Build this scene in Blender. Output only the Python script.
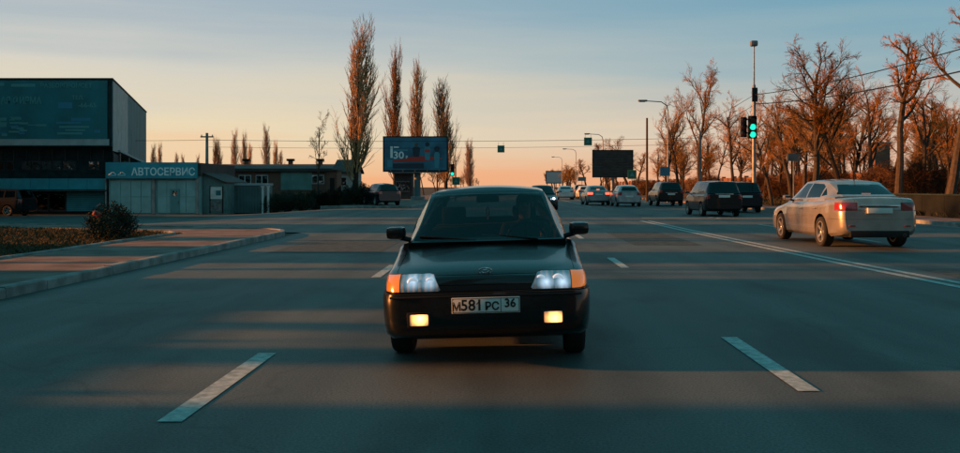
import bpy, bmesh, math, random
from mathutils import Vector, Matrix

R = math.radians
scene = bpy.context.scene
for o in list(bpy.data.objects):
    bpy.data.objects.remove(o)
COL = scene.collection

# ------------------------------------------------------------------ camera
F, CX, CY, CAMH = 900.0, 505.0, 187.0, 1.36      # photo pixels (960 x 453) and eye height
cam = bpy.data.cameras.new('camera'); camo = bpy.data.objects.new('camera', cam); COL.objects.link(camo)
camo.location = (0, 0, CAMH); camo.rotation_euler = (R(90), 0, 0)
cam.sensor_width = 36; cam.lens = F / 960 * 36
cam.shift_x = -(CX - 480) / 960; cam.shift_y = -(226.5 - CY) / 960
cam.clip_start = 0.1; cam.clip_end = 6000
scene.camera = camo

# ------------------------------------------------------------------ sky + sun
SUN_EL, SUN_AZ = R(10.5), R(-89.6)                   # azimuth measured from +Y towards +X
w = bpy.data.worlds.new('World'); scene.world = w; w.use_nodes = True
nt = w.node_tree; nt.nodes.clear()
N = nt.nodes.new; LK = nt.links.new
tc = N('ShaderNodeTexCoord')
sky = N('ShaderNodeTexSky'); sky.sky_type = 'NISHITA'; sky.sun_disc = False
sky.sun_elevation = SUN_EL; sky.sun_rotation = SUN_AZ; sky.air_density = 1.3; sky.dust_density = 1.5; sky.ozone_density = 2.0
sep = N('ShaderNodeSeparateXYZ'); LK(tc.outputs['Generated'], sep.inputs[0])
cn = N('ShaderNodeTexNoise'); cn.inputs['Scale'].default_value = 2.2; cn.inputs['Detail'].default_value = 5
cm = N('ShaderNodeMapping'); cm.inputs['Scale'].default_value = (1.0, 1.0, 14.0)
LK(tc.outputs['Generated'], cm.inputs[0]); LK(cm.outputs[0], cn.inputs['Vector'])
ca = N('ShaderNodeMath'); ca.operation = 'MULTIPLY_ADD'; ca.inputs[1].default_value = 0.10; ca.inputs[2].default_value = -0.05
LK(cn.outputs['Fac'], ca.inputs[0])
cb = N('ShaderNodeMath'); cb.operation = 'ADD'; LK(sep.outputs['Z'], cb.inputs[0]); LK(ca.outputs[0], cb.inputs[1])
def sky_ramp(stops):
    r = N('ShaderNodeValToRGB'); LK(cb.outputs[0], r.inputs[0]); cr = r.color_ramp
    while len(cr.elements) < len(stops): cr.elements.new(0.5)
    for e, (p, c) in zip(cr.elements, stops): e.position = p; e.color = (*c, 1)
    return r.outputs[0]
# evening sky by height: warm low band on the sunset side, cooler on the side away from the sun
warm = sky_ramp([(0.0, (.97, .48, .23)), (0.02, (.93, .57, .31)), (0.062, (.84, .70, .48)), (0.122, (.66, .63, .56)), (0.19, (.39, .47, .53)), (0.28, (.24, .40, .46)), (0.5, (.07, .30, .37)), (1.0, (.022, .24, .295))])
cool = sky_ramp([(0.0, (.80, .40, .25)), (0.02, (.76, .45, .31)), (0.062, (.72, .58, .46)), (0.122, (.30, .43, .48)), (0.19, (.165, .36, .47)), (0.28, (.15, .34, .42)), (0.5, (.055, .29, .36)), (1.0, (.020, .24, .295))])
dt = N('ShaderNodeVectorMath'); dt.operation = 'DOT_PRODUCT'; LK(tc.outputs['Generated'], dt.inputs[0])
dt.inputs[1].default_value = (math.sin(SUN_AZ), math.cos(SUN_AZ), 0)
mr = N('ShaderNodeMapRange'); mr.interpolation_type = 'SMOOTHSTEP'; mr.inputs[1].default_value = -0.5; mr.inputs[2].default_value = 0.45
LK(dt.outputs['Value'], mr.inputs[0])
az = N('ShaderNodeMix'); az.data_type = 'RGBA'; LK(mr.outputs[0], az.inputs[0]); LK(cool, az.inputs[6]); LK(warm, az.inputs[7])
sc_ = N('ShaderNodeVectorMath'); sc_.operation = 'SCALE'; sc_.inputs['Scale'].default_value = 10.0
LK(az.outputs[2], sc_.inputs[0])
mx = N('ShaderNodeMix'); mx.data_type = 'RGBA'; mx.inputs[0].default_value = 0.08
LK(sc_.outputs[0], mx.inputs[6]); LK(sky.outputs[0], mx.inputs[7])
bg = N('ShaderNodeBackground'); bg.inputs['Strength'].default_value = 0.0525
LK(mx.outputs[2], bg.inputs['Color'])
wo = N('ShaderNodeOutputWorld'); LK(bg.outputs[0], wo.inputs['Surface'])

sl = bpy.data.lights.new('sun', 'SUN'); sl.energy = 5.0; sl.angle = R(1.2); sl.color = (1.0, 0.33, 0.08)
so = bpy.data.objects.new('sun', sl); COL.objects.link(so)
sd = Vector((math.sin(SUN_AZ) * math.cos(SUN_EL), math.cos(SUN_AZ) * math.cos(SUN_EL), math.sin(SUN_EL)))
so.rotation_euler = sd.to_track_quat('Z', 'Y').to_euler(); so.location = (-60, 0, 40)

scene.render.engine = 'CYCLES'
vs = scene.view_settings
vs.view_transform = 'Standard'; vs.look = 'None'; vs.exposure = 1.0; vs.gamma = 1.0; vs.use_curve_mapping = False
scene.cycles.max_bounces = 6; scene.cycles.transparent_max_bounces = 12

# ------------------------------------------------------------------ materials
MATS = {}
def mat(name, col=(.5, .5, .5), rough=0.7, metal=0.0, var=0.0, scale=4.0, col2=None, bump=0.0, bscale=None, coat=0.0, emit=None, estr=0.0,
        spec=0.5, stretch=None, detail=6.0, rnd=0.0):
    if name in MATS: return MATS[name]
    m = bpy.data.materials.new(name); m.use_nodes = True
    t = m.node_tree; b = t.nodes['Principled BSDF']
    b.inputs['Roughness'].default_value = rough; b.inputs['Metallic'].default_value = metal
    b.inputs['Specular IOR Level'].default_value = spec
    b.inputs['Coat Weight'].default_value = coat; b.inputs['Coat Roughness'].default_value = 0.04
    b.inputs['Base Color'].default_value = (*col, 1)
    if emit: b.inputs['Emission Color'].default_value = (*emit, 1); b.inputs['Emission Strength'].default_value = estr
    if var > 0 or col2 or bump > 0:
        tcn = t.nodes.new('ShaderNodeTexCoord'); mp = t.nodes.new('ShaderNodeMapping')
        if stretch: mp.inputs['Scale'].default_value = stretch
        t.links.new(tcn.outputs['Object'], mp.inputs[0])
        n = t.nodes.new('ShaderNodeTexNoise'); n.inputs['Scale'].default_value = scale; n.inputs['Detail'].default_value = detail
        t.links.new(mp.outputs[0], n.inputs['Vector'])
        if var > 0 or col2:
            r = t.nodes.new('ShaderNodeValToRGB')
            c2 = col2 or tuple(max(0, c * (1 - var)) for c in col)
            c1 = col if col2 else tuple(min(1, c * (1 + var)) for c in col)
            r.color_ramp.elements[0].position = 0.35; r.color_ramp.elements[0].color = (*c2, 1)
            r.color_ramp.elements[1].position = 0.65; r.color_ramp.elements[1].color = (*c1, 1)
            t.links.new(n.outputs['Fac'], r.inputs[0]); t.links.new(r.outputs[0], b.inputs['Base Color'])
        if bump > 0:
            n2 = n
            if bscale:
                n2 = t.nodes.new('ShaderNodeTexNoise'); n2.inputs['Scale'].default_value = bscale; n2.inputs['Detail'].default_value = 4
                t.links.new(mp.outputs[0], n2.inputs['Vector'])
            bp = t.nodes.new('ShaderNodeBump'); bp.inputs['Strength'].default_value = bump; bp.inputs['Distance'].default_value = 0.02
            t.links.new(n2.outputs['Fac'], bp.inputs['Height']); t.links.new(bp.outputs[0], b.inputs['Normal'])
    if rnd > 0:                                          # each tree a little lighter or darker, redder or greyer
        oi = t.nodes.new('ShaderNodeObjectInfo'); hs = t.nodes.new('ShaderNodeHueSaturation'); src = b.inputs['Base Color'].links[0].from_socket
        for sock, lo, hi, k in (('Value', 1 - rnd, 1 + rnd * .7, 1.0), ('Saturation', 1.2, .85, 7.31), ('Hue', .500, .518, 3.77)):
            ml = t.nodes.new('ShaderNodeMath'); ml.operation = 'MULTIPLY'; ml.inputs[1].default_value = k; fr = t.nodes.new('ShaderNodeMath'); fr.operation = 'FRACT'
            r2 = t.nodes.new('ShaderNodeMapRange'); r2.inputs[3].default_value = lo; r2.inputs[4].default_value = hi
            t.links.new(oi.outputs['Random'], ml.inputs[0]); t.links.new(ml.outputs[0], fr.inputs[0]); t.links.new(fr.outputs[0], r2.inputs[0]); t.links.new(r2.outputs[0], hs.inputs[sock])
        t.links.new(src, hs.inputs['Color']); t.links.new(hs.outputs[0], b.inputs['Base Color'])
    MATS[name] = m
    return m

def glass(name, tint, rough=0.02, refl=0.07, k=1.0, wob=0.0):
    if name in MATS: return MATS[name]
    m = bpy.data.materials.new(name); m.use_nodes = True; t = m.node_tree; t.nodes.clear()
    tr = t.nodes.new('ShaderNodeBsdfTransparent'); tr.inputs[0].default_value = (*tint, 1)
    gl = t.nodes.new('ShaderNodeBsdfGlossy'); gl.inputs['Roughness'].default_value = rough; gl.inputs[0].default_value = (.9, .9, .9, 1)
    fr = t.nodes.new('ShaderNodeFresnel'); fr.inputs[0].default_value = 1.4
    ad = t.nodes.new('ShaderNodeMath'); ad.operation = 'ADD'; ad.inputs[1].default_value = max(0, refl - 0.02); ad.use_clamp = True
    mi = t.nodes.new('ShaderNodeMixShader'); out = t.nodes.new('ShaderNodeOutputMaterial')
    mk = t.nodes.new('ShaderNodeMath'); mk.operation = 'MULTIPLY'; mk.inputs[1].default_value = k; t.links.new(fr.outputs[0], mk.inputs[0])
    if wob:
        nz = t.nodes.new('ShaderNodeTexNoise'); nz.inputs['Scale'].default_value = 1.6; bp = t.nodes.new('ShaderNodeBump'); bp.inputs['Strength'].default_value = wob; bp.inputs['Distance'].default_value = .25
        tcn = t.nodes.new('ShaderNodeTexCoord'); t.links.new(tcn.outputs['Object'], nz.inputs['Vector']); t.links.new(nz.outputs['Fac'], bp.inputs['Height']); t.links.new(bp.outputs[0], gl.inputs['Normal'])
    t.links.new(mk.outputs[0], ad.inputs[0]); geo = t.nodes.new('ShaderNodeNewGeometry'); fb = t.nodes.new('ShaderNodeMath'); fb.operation = 'SUBTRACT'; fb.inputs[0].default_value = 1.0; t.links.new(geo.outputs['Backfacing'], fb.inputs[1])
    fm = t.nodes.new('ShaderNodeMath'); fm.operation = 'MULTIPLY'; t.links.new(ad.outputs[0], fm.inputs[0]); t.links.new(fb.outputs[0], fm.inputs[1]); t.links.new(fm.outputs[0], mi.inputs[0])
    t.links.new(tr.outputs[0], mi.inputs[1]); t.links.new(gl.outputs[0], mi.inputs[2]); t.links.new(mi.outputs[0], out.inputs[0])
    MATS[name] = m
    return m

def asphalt_mat():
    m = bpy.data.materials.new('asphalt'); m.use_nodes = True; t = m.node_tree; b = t.nodes['Principled BSDF']
    L = t.links.new; NN = t.nodes.new
    tcn = NN('ShaderNodeTexCoord')
    def noise(s, d, st=(1, 1, 1)):
        mp = NN('ShaderNodeMapping'); mp.inputs['Scale'].default_value = st; L(tcn.outputs['Object'], mp.inputs[0])
        n = NN('ShaderNodeTexNoise'); n.inputs['Scale'].default_value = s; n.inputs['Detail'].default_value = d; L(mp.outputs[0], n.inputs['Vector'])
        return n.outputs['Fac']
    big = noise(0.35, 5); tracks = noise(1.1, 3, (1, 0.035, 1)); grit = noise(60, 3)
    def rp(f, a, b_, p0=.3, p1=.7):
        r = NN('ShaderNodeValToRGB'); r.color_ramp.elements[0].position = p0; r.color_ramp.elements[1].position = p1
        r.color_ramp.elements[0].color = (*a, 1); r.color_ramp.elements[1].color = (*b_, 1); L(f, r.inputs[0]); return r.outputs[0]
    base = rp(big, (.070, .086, .081), (.094, .111, .105))
    def mul(a, b_, f=1.0):
        x = NN('ShaderNodeMix'); x.data_type = 'RGBA'; x.blend_type = 'MULTIPLY'; x.inputs[0].default_value = f
        L(a, x.inputs[6]); L(b_, x.inputs[7]); return x.outputs[2]
    c = mul(base, rp(tracks, (.62, .62, .63), (1.2, 1.2, 1.2)))
    c = mul(c, rp(grit, (.60, .60, .60), (1.35, 1.35, 1.35)))
    stain = noise(.9, 6, (1, .5, 1)); c = mul(c, rp(stain, (.70, .70, .70), (1.05, 1.05, 1.05), .36, .5))
    # repaired patches and tar cracks
    vo = NN('ShaderNodeTexVoronoi'); vo.feature = 'DISTANCE_TO_EDGE'; vo.inputs['Scale'].default_value = 0.22
    mpv = NN('ShaderNodeMapping'); L(tcn.outputs['Object'], mpv.inputs[0])
    wv = NN('ShaderNodeTexNoise'); wv.inputs['Scale'].default_value = 1.2
    av = NN('ShaderNodeVectorMath'); av.operation = 'ADD'; L(mpv.outputs[0], av.inputs[0])
    L(tcn.outputs['Object'], wv.inputs['Vector']); L(wv.outputs['Color'], av.inputs[1]); L(av.outputs[0], vo.inputs['Vector'])
    c = mul(c, rp(vo.outputs['Distance'], (.78, .78, .78), (1, 1, 1), 0.0, 0.006))
    L(c, b.inputs['Base Color'])
    rr = NN('ShaderNodeMapRange'); rr.inputs[3].default_value = 0.55; rr.inputs[4].default_value = 0.8; L(big, rr.inputs[0]); L(rr.outputs[0], b.inputs['Roughness'])
    b.inputs['Specular IOR Level'].default_value = 0.3
    bp = NN('ShaderNodeBump'); bp.inputs['Strength'].default_value = 0.25; bp.inputs['Distance'].default_value = 0.01; L(grit, bp.inputs['Height']); L(bp.outputs[0], b.inputs['Normal'])
    return m
ASPH = asphalt_mat()

def brick_mat(name, c1, c2, mortar, sc=1.0):
    m = bpy.data.materials.new(name); m.use_nodes = True; t = m.node_tree; b = t.nodes['Principled BSDF']
    tcn = t.nodes.new('ShaderNodeTexCoord'); mp = t.nodes.new('ShaderNodeMapping'); mp.inputs['Rotation'].default_value = (R(90), 0, 0)
    br = t.nodes.new('ShaderNodeTexBrick'); br.inputs['Scale'].default_value = sc
    br.inputs['Brick Width'].default_value = .26; br.inputs['Row Height'].default_value = .08; br.inputs['Mortar Size'].default_value = .008
    br.inputs[1].default_value = (*c1, 1); br.inputs[2].default_value = (*c2, 1); br.inputs[3].default_value = (*mortar, 1)
    t.links.new(tcn.outputs['Object'], mp.inputs[0]); t.links.new(mp.outputs[0], br.inputs[0]); t.links.new(br.outputs[0], b.inputs['Base Color'])
    b.inputs['Roughness'].default_value = .9
    MATS[name] = m
    return m

M_dark = mat('dark_plastic', (.009, .010, .011), .6, spec=.25)
M_paintline = mat('road_paint', (.46, .52, .49), .75, var=.3, scale=13, col2=(.22, .27, .26), detail=9)
M_kerb = mat('kerb_stone', (.20, .215, .205), .9, var=.35, scale=3, bump=.3, bscale=30)
M_walk = mat('pavement_asphalt', spec=.12, col=(.20, .145, .125), rough=.9, var=.3, scale=1.4, bump=.2, bscale=40)
M_soil = mat('verge_soil', spec=.12, col=(.055, .05, .035), rough=.95, col2=(.03, .035, .025), scale=1.5, bump=.6, bscale=12)
M_leaf = mat('leaf_litter', spec=.12, col=(.16, .085, .04), rough=.95, col2=(.07, .05, .03), scale=1.2, bump=.6, bscale=14)
M_ground = mat('ground_earth', spec=.12, col=(.09, .07, .05), rough=.95, col2=(.05, .05, .04), scale=.15)
M_grass = mat('dry_grass', spec=.12, col=(.10, .075, .04), rough=.9, col2=(.04, .045, .025), scale=2)
M_bark = mat('bark', rnd=.45, spec=.12, col=(.065, .048, .036), rough=.95, col2=(.04, .033, .028), scale=6, bump=.5)
M_twig = mat('twigs', rnd=.45, spec=.12, col=(.36, .175, .065), rough=.9, col2=(.22, .115, .055), scale=1)
M_ptwig = mat('poplar_twigs', rnd=.45, spec=.12, col=(.44, .235, .125), rough=.9, col2=(.28, .165, .10), scale=1)
M_steel = mat('galvanised_steel', (.17, .18, .18), .5, .6, var=.25, scale=3)
M_concrete = mat('concrete', (.26, .27, .26), .9, var=.25, scale=2, bump=.2, bscale=20)
M_brick = brick_mat('red_brick', (.20, .085, .05), (.14, .06, .04), (.17, .13, .10))
M_rubber = mat('tyre_rubber', (.014, .014, .014), .85)
M_rim = mat('alloy_rim', (.42, .42, .40), .35, .7)
M_chrome = mat('chrome', (.6, .62, .63), .12, 1.0)
M_tail = mat('tail_lamp', (.30, .012, .010), .25, coat=1)
M_taillit = mat('tail_lamp_lit', (.4, .02, .015), .25, coat=1, emit=(1, .12, .06), estr=1.2)
M_amber = mat('amber_lens', (.75, .20, .015), .25, coat=1, emit=(1, .20, .015), estr=.22)
M_white = mat('white_paint', (.55, .57, .55), .6, var=.15, scale=3)
M_plate = mat('plate_white', (.62, .68, .64), .5)
M_black = mat('plate_black', (.012, .012, .012), .6)
M_hlit = mat('headlamp_lit', (.6, .65, .7), .2, emit=(.85, .93, 1), estr=2.5)
M_green = mat('signal_green_lit', (.0, .3, .25), .4, emit=(.02, .95, .62), estr=.6)
M_reddim = mat('signal_red_off', (.05, .01, .008), .35)
GL_car = glass('car_glass', (.66, .68, .68), refl=.025, k=.8)
GL_dark = glass('tinted_glass', (.12, .14, .14), refl=.035)
GL_win = glass('window_glass', (.25, .28, .28), .06, .16, wob=.5)

def lamp_lens_mat(name, col, metal, emit, e0, e1, flutes, bulbs, rad):
    "fluted lamp glass: vertical ribs that catch the light, brighter where the bulb sits behind"
    m = bpy.data.materials.new(name); m.use_nodes = True; t = m.node_tree; b = t.nodes['Principled BSDF']
    b.inputs['Base Color'].default_value = (*col, 1); b.inputs['Metallic'].default_value = metal; b.inputs['Roughness'].default_value = .2
    b.inputs['Coat Weight'].default_value = 1; b.inputs['Emission Color'].default_value = (*emit, 1)
    tcn = t.nodes.new('ShaderNodeTexCoord'); wv = t.nodes.new('ShaderNodeTexWave'); wv.bands_direction = 'X'; wv.inputs['Scale'].default_value = flutes
    wv.inputs['Distortion'].default_value = 1.5; wv.inputs['Detail'].default_value = 1
    t.links.new(tcn.outputs['Object'], wv.inputs['Vector'])
    no = t.nodes.new('ShaderNodeTexNoise'); no.inputs['Scale'].default_value = 9; no.inputs['Detail'].default_value = 2
    mp = t.nodes.new('ShaderNodeMapping'); mp.inputs['Scale'].default_value = (1.3, .2, 1.6); t.links.new(tcn.outputs['Object'], mp.inputs[0]); t.links.new(mp.outputs[0], no.inputs['Vector'])
    bp = t.nodes.new('ShaderNodeBump'); bp.inputs['Strength'].default_value = .35; bp.inputs['Distance'].default_value = .02
    t.links.new(wv.outputs['Fac'], bp.inputs['Height']); t.links.new(bp.outputs[0], b.inputs['Normal'])
    def mth(op, x, y):
        n_ = t.nodes.new('ShaderNodeMath'); n_.operation = op
        for k, q in enumerate((x, y)):
            if q is None: continue
            if isinstance(q, float): n_.inputs[k].default_value = q
            else: t.links.new(q, n_.inputs[k])
        return n_.outputs[0]
    sp_ = t.nodes.new('ShaderNodeSeparateXYZ'); t.links.new(tcn.outputs['Object'], sp_.inputs[0])
    ax = mth('ABSOLUTE', sp_.outputs['X'], None); glow = None
    for bx_, bz_ in bulbs:                              # glow falls off round each bulb
        dx = mth('SUBTRACT', ax, bx_); dz = mth('SUBTRACT', sp_.outputs['Z'], bz_)
        d = mth('SQRT', mth('ADD', mth('MULTIPLY', dx, dx), mth('MULTIPLY', dz, dz)), None)
        g = mth('POWER', mth('MAXIMUM', mth('SUBTRACT', 1.0, mth('DIVIDE', d, rad)), 0.0), 1.6)
        glow = g if glow is None else mth('MAXIMUM', glow, g)
    tot = mth('MULTIPLY', glow, mth('ADD', mth('MULTIPLY', wv.outputs['Fac'], .12), mth('ADD', no.outputs['Fac'], .3)))
    t.links.new(mth('ADD', mth('MULTIPLY', tot, e1), e0), b.inputs['Emission Strength'])
    MATS[name] = m
    return m
M_lens = lamp_lens_mat('headlamp_lens', (.30, .38, .44), .6, (.62, .80, 1.0), 0.004, .60, 7, [(.455, .648), (.585, .648)], .085)
M_foglit = lamp_lens_mat('fog_lamp_lit', (.9, .7, .45), .0, (1, .40, .10), 0.07, 5.0, 8, [(.515, .383)], .085)

# ------------------------------------------------------------------ mesh helpers
class MB:
    def __init__(s): s.v = []; s.f = []; s.m = []
    def add(s, vs, fs, mi=0):
        o = len(s.v); s.v += [tuple(p) for p in vs]; s.f += [tuple(i + o for i in f) for f in fs]; s.m += [mi] * len(fs); return s
    def box(s, x0, x1, y0, y1, z0, z1, mi=0):
        vs = [(x, y, z) for z in (z0, z1) for y in (y0, y1) for x in (x0, x1)]
        return s.add(vs, [(0, 2, 3, 1), (4, 5, 7, 6), (0, 1, 5, 4), (2, 6, 7, 3), (0, 4, 6, 2), (1, 3, 7, 5)], mi)
    def cbox(s, x0, x1, y0, y1, z0, z1, c=.02, mi=0):
        "box with chamfered vertical and horizontal edges"
        bm = bmesh.new(); bmesh.ops.create_cube(bm, size=1)
        for v in bm.verts: v.co = Vector(((x0 + x1) / 2 + v.co.x * (x1 - x0), (y0 + y1) / 2 + v.co.y * (y1 - y0), (z0 + z1) / 2 + v.co.z * (z1 - z0)))
        bmesh.ops.bevel(bm, geom=bm.edges[:], offset=c, segments=2, affect='EDGES', profile=.6)
        bm.verts.index_update()
        s.add([v.co[:] for v in bm.verts], [[v.index for v in f.verts] for f in bm.faces], mi); bm.free(); return s
    def prism(s, poly, z0, z1, mi=0):
        n = len(poly)
        vs = [(x, y, z0) for x, y in poly] + [(x, y, z1) for x, y in poly]
        fs = [tuple(range(n - 1, -1, -1)), tuple(range(n, 2 * n))] + [(i, (i + 1) % n, n + (i + 1) % n, n + i) for i in range(n)]
        return s.add(vs, fs, mi)
    def prism_ax(s, poly, a0, a1, ax, mi=0):
        n = len(poly)
        def pt(p, a): return (a, p[0], p[1]) if ax == 'x' else (p[0], a, p[1])
        vs = [pt(p, a0) for p in poly] + [pt(p, a1) for p in poly]
        fs = [tuple(range(n - 1, -1, -1)), tuple(range(n, 2 * n))] + [(i, (i + 1) % n, n + (i + 1) % n, n + i) for i in range(n)]
        return s.add(vs, fs, mi)
    def tube(s, pts, rad, sides=6, cap=True, mi=0):
        pts = [Vector(p) for p in pts]; n = len(pts)
        if not hasattr(rad, '__len__'): rad = [rad] * n
        d0 = (pts[1] - pts[0]).normalized(); up = Vector((0, 0, 1)) if abs(d0.z) < .9 else Vector((1, 0, 0))
        u = d0.cross(up).normalized(); vs = []
        for i, p in enumerate(pts):
            d = (pts[min(i + 1, n - 1)] - pts[max(i - 1, 0)])
            if d.length < 1e-9: d = d0
            d.normalize(); u = (u - d * u.dot(d)); u.normalize(); v = d.cross(u)
            for k in range(sides):
                a = 2 * math.pi * k / sides
                vs.append(p + (u * math.cos(a) + v * math.sin(a)) * rad[i])
        fs = [(i * sides + k, i * sides + (k + 1) % sides, (i + 1) * sides + (k + 1) % sides, (i + 1) * sides + k) for i in range(n - 1) for k in range(sides)]
        if cap: fs += [tuple(range(sides - 1, -1, -1)), tuple(range((n - 1) * sides, n * sides))]
        return s.add(vs, fs, mi)
    def lathe(s, prof, sides=24, ax='z', c=(0, 0, 0), mi=0, closed=False):
        "prof: (radius, along)"
        n = len(prof); vs = []
        for r, h in prof:
            for k in range(sides):
                a = 2 * math.pi * k / sides; p, q = r * math.cos(a), r * math.sin(a)
                vs.append((c[0] + p, c[1] + q, c[2] + h) if ax == 'z' else ((c[0] + h, c[1] + p, c[2] + q) if ax == 'x' else (c[0] + p, c[1] + h, c[2] + q)))
        fs = [(i * sides + k, i * sides + (k + 1) % sides, ((i + 1) % n) * sides + (k + 1) % sides, ((i + 1) % n) * sides + k) for i in range(n if closed else n - 1) for k in range(sides)]
        if not closed: fs += [tuple(range(sides - 1, -1, -1)), tuple(range((n - 1) * sides, n * sides))]
        return s.add(vs, fs, mi)
    def xf(s, mtx): s.v = [tuple(mtx @ Vector(p)) for p in s.v]; return s
    def mesh(s, name, mats, smooth=False, fix=False):
        me = bpy.data.meshes.new(name); me.from_pydata(s.v, [], s.f); me.validate()
        for m in (mats if isinstance(mats, (list, tuple)) else [mats]): me.materials.append(m)
        if len(s.m) == len(me.polygons): me.polygons.foreach_set('material_index', s.m)
        if fix or True:
            if len(s.f) < 30000:
                bm = bmesh.new(); bm.from_mesh(me); bmesh.ops.recalc_face_normals(bm, faces=bm.faces); bm.to_mesh(me); bm.free()
        if smooth:
            me.polygons.foreach_set('use_smooth', [True] * len(me.polygons)); me.set_sharp_from_angle(angle=R(38))
        me.update(); return me
    def obj(s, name, mats, parent=None, smooth=False):
        return link(name, s.mesh(name, mats, smooth), parent)

def link(name, data, parent=None):
    o = bpy.data.objects.new(name, data); COL.objects.link(o)
    if parent is not None: o.parent = parent
    return o
def tag(o, label=None, cat=None, group=None, kind=None):
    if label: o['label'] = label
    if cat: o['category'] = cat
    if group: o['group'] = group
    if kind: o['kind'] = kind
    return o
def empty(name, loc=(0, 0, 0), rz=0, label=None, cat=None, group=None):
    o = link(name, None); o.location = loc; o.rotation_euler = (0, 0, rz); o.empty_display_size = .2
    return tag(o, label, cat, group)
def copy_tree(o, parent=None):
    c = o.copy(); COL.objects.link(c); c.parent = parent
    for ch in o.children: copy_tree(ch, c)
    return c
def text_mesh(txt, size, depth=0.004, align='CENTER', sx=1.0, bold=0.0):
    cu = bpy.data.curves.new('lettering', 'FONT'); cu.body = txt; cu.size = size; cu.extrude = depth; cu.align_x = align; cu.align_y = 'CENTER'
    cu.resolution_u = 3; cu.offset = bold
    o = link('lettering', cu); dg = bpy.context.evaluated_depsgraph_get()
    me = bpy.data.meshes.new_from_object(o.evaluated_get(dg)); bpy.data.objects.remove(o); bpy.data.curves.remove(cu)
    me.transform(Matrix.Diagonal((sx, 1, 1, 1)))
    return me
FACE_CAM = Matrix.Rotation(R(90), 4, 'X')          # text lying in XY -> upright, read from -Y
def text(txt, size, m, loc, parent, name='lettering', depth=.004, sx=1.0, flip=False, bold=0.0, align='CENTER'):
    me = text_mesh(txt, size, depth, align, sx, bold); mt = FACE_CAM
    if flip: mt = Matrix.Rotation(math.pi, 4, 'Z') @ mt
    me.transform(Matrix.Translation(loc) @ mt); me.materials.clear(); me.materials.append(m)
    return link(name, me, parent)
def boolean(me, cut, op):
    "boolean of two meshes; falls back to other solver settings when the result is plainly broken"
    a = link('tmp_a', me); b = link('tmp_b', cut)
    md = a.modifiers.new('b', 'BOOLEAN'); md.object = b; md.operation = op
    n0 = len(me.polygons); best = None
    for solver, sf, ht in (('EXACT', False, False), ('EXACT', True, False), ('EXACT', False, True), ('FAST', False, False)):
        md.solver = solver
        if solver == 'EXACT': md.use_self = sf; md.use_hole_tolerant = ht; md.material_mode = 'TRANSFER'
        dg = bpy.context.evaluated_depsgraph_get()
        out = bpy.data.meshes.new_from_object(a.evaluated_get(dg))
        n = len(out.polygons)
        if (op == 'DIFFERENCE' and n > n0 * .6) or (op == 'INTERSECT' and 4 <= n): best = out; break
        if best is None or n > len(best.polygons): best = out
    bpy.data.objects.remove(a); bpy.data.objects.remove(b)
    return best

def lerp(a, b, t): return a + (b - a) * t
def ss(t): t = max(0, min(1, t)); return t * t * (3 - 2 * t)
def gz(x, y): return -0.4 * ss((-9 - x) / 9) * ss((y - 29) / 16)
def PX(px, Y): return (px - CX) * Y / F            # photo column at depth Y -> world x
def PZ(py, Y): return CAMH - (py - CY) * Y / F     # photo row at depth Y -> world z
def grid_sheet(xs, ys, zf):
    mb = MB(); nx = len(xs)
    mb.add([(x, y, zf(x, y)) for y in ys for x in xs], [(j * nx + i, j * nx + i + 1, (j + 1) * nx + i + 1, (j + 1) * nx + i) for j in range(len(ys) - 1) for i in range(nx - 1)])
    return mb

# ------------------------------------------------------------------ ground, roads, pavements
xs = [-2500, -600, -200, -100, -60, -40, -30] + list(range(-26, -7, 1)) + [-6.2, 15.5, 30, 60, 120, 300, 800, 2500]
ys = [-300, -60, -20, 0, 10, 20] + list(range(26, 50, 1)) + [60, 80, 120, 200, 400, 900, 2500, 4500]
tag(grid_sheet(xs, ys, lambda x, y: gz(x, y) - .03).obj('ground', M_ground), kind='structure')
mb = MB(); mb.add([(-6.1, -60, .0), (15.4, -60, 0), (15.4, 1500, 0), (-6.1, 1500, 0)], [(0, 1, 2, 3)])
road = tag(mb.obj('road', ASPH), kind='structure')
side = tag(grid_sheet([-90, -60, -40, -30] + list(range(-26, -7, 1)) + [-6.103], list(range(27, 58, 1)), lambda x, y: gz(x, y) + .004 * (x < -8) ).obj('side_street', ASPH), kind='structure')

# painted markings
def stripe(pts, wid, z=.006):
    m = MB(); vs = []
    for i, (x, y) in enumerate(pts):
        a = Vector(pts[max(i - 1, 0)]); b = Vector(pts[min(i + 1, len(pts) - 1)]); d = (b - a).normalized(); n = Vector((d.y, -d.x)) * wid / 2
        vs += [(x - n.x, y - n.y, z), (x + n.x, y + n.y, z)]
    return m.add(vs, [(2 * i, 2 * i + 1, 2 * i + 3, 2 * i + 2) for i in range(len(pts) - 1)])
M_patch = mat('asphalt_patch', (.064, .077, .074), .8, spec=.2, var=.3, scale=5, bump=.25, bscale=60)
M_tar = mat('tar_seam', (.04, .046, .045), .75, spec=.2)
def rough_poly(x0, x1, y0, y1, seed):
    g = random.Random(seed); p = []
    for (ax, ay, bx_, by) in ((x0, y0, x1, y0), (x1, y0, x1, y1), (x1, y1, x0, y1), (x0, y1, x0, y0)):
        for k in range(6): t = k / 6; p.append((lerp(ax, bx_, t) + g.uniform(-.03, .03), lerp(ay, by, t) + g.uniform(-.04, .04), .003))
    return p
for i, r4 in enumerate(((-1.1, .9, 13.6, 19.5), (6.8, 8.6, 12.0, 15.0), (3.0, 4.6, 21, 27), (-4.9, -2.6, 18.5, 23), (9.8, 12.0, 26, 31))):
    q = rough_poly(*r4, i); MB().add(q, [tuple(range(len(q)))]).obj('asphalt_patch', M_patch, road)
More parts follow.
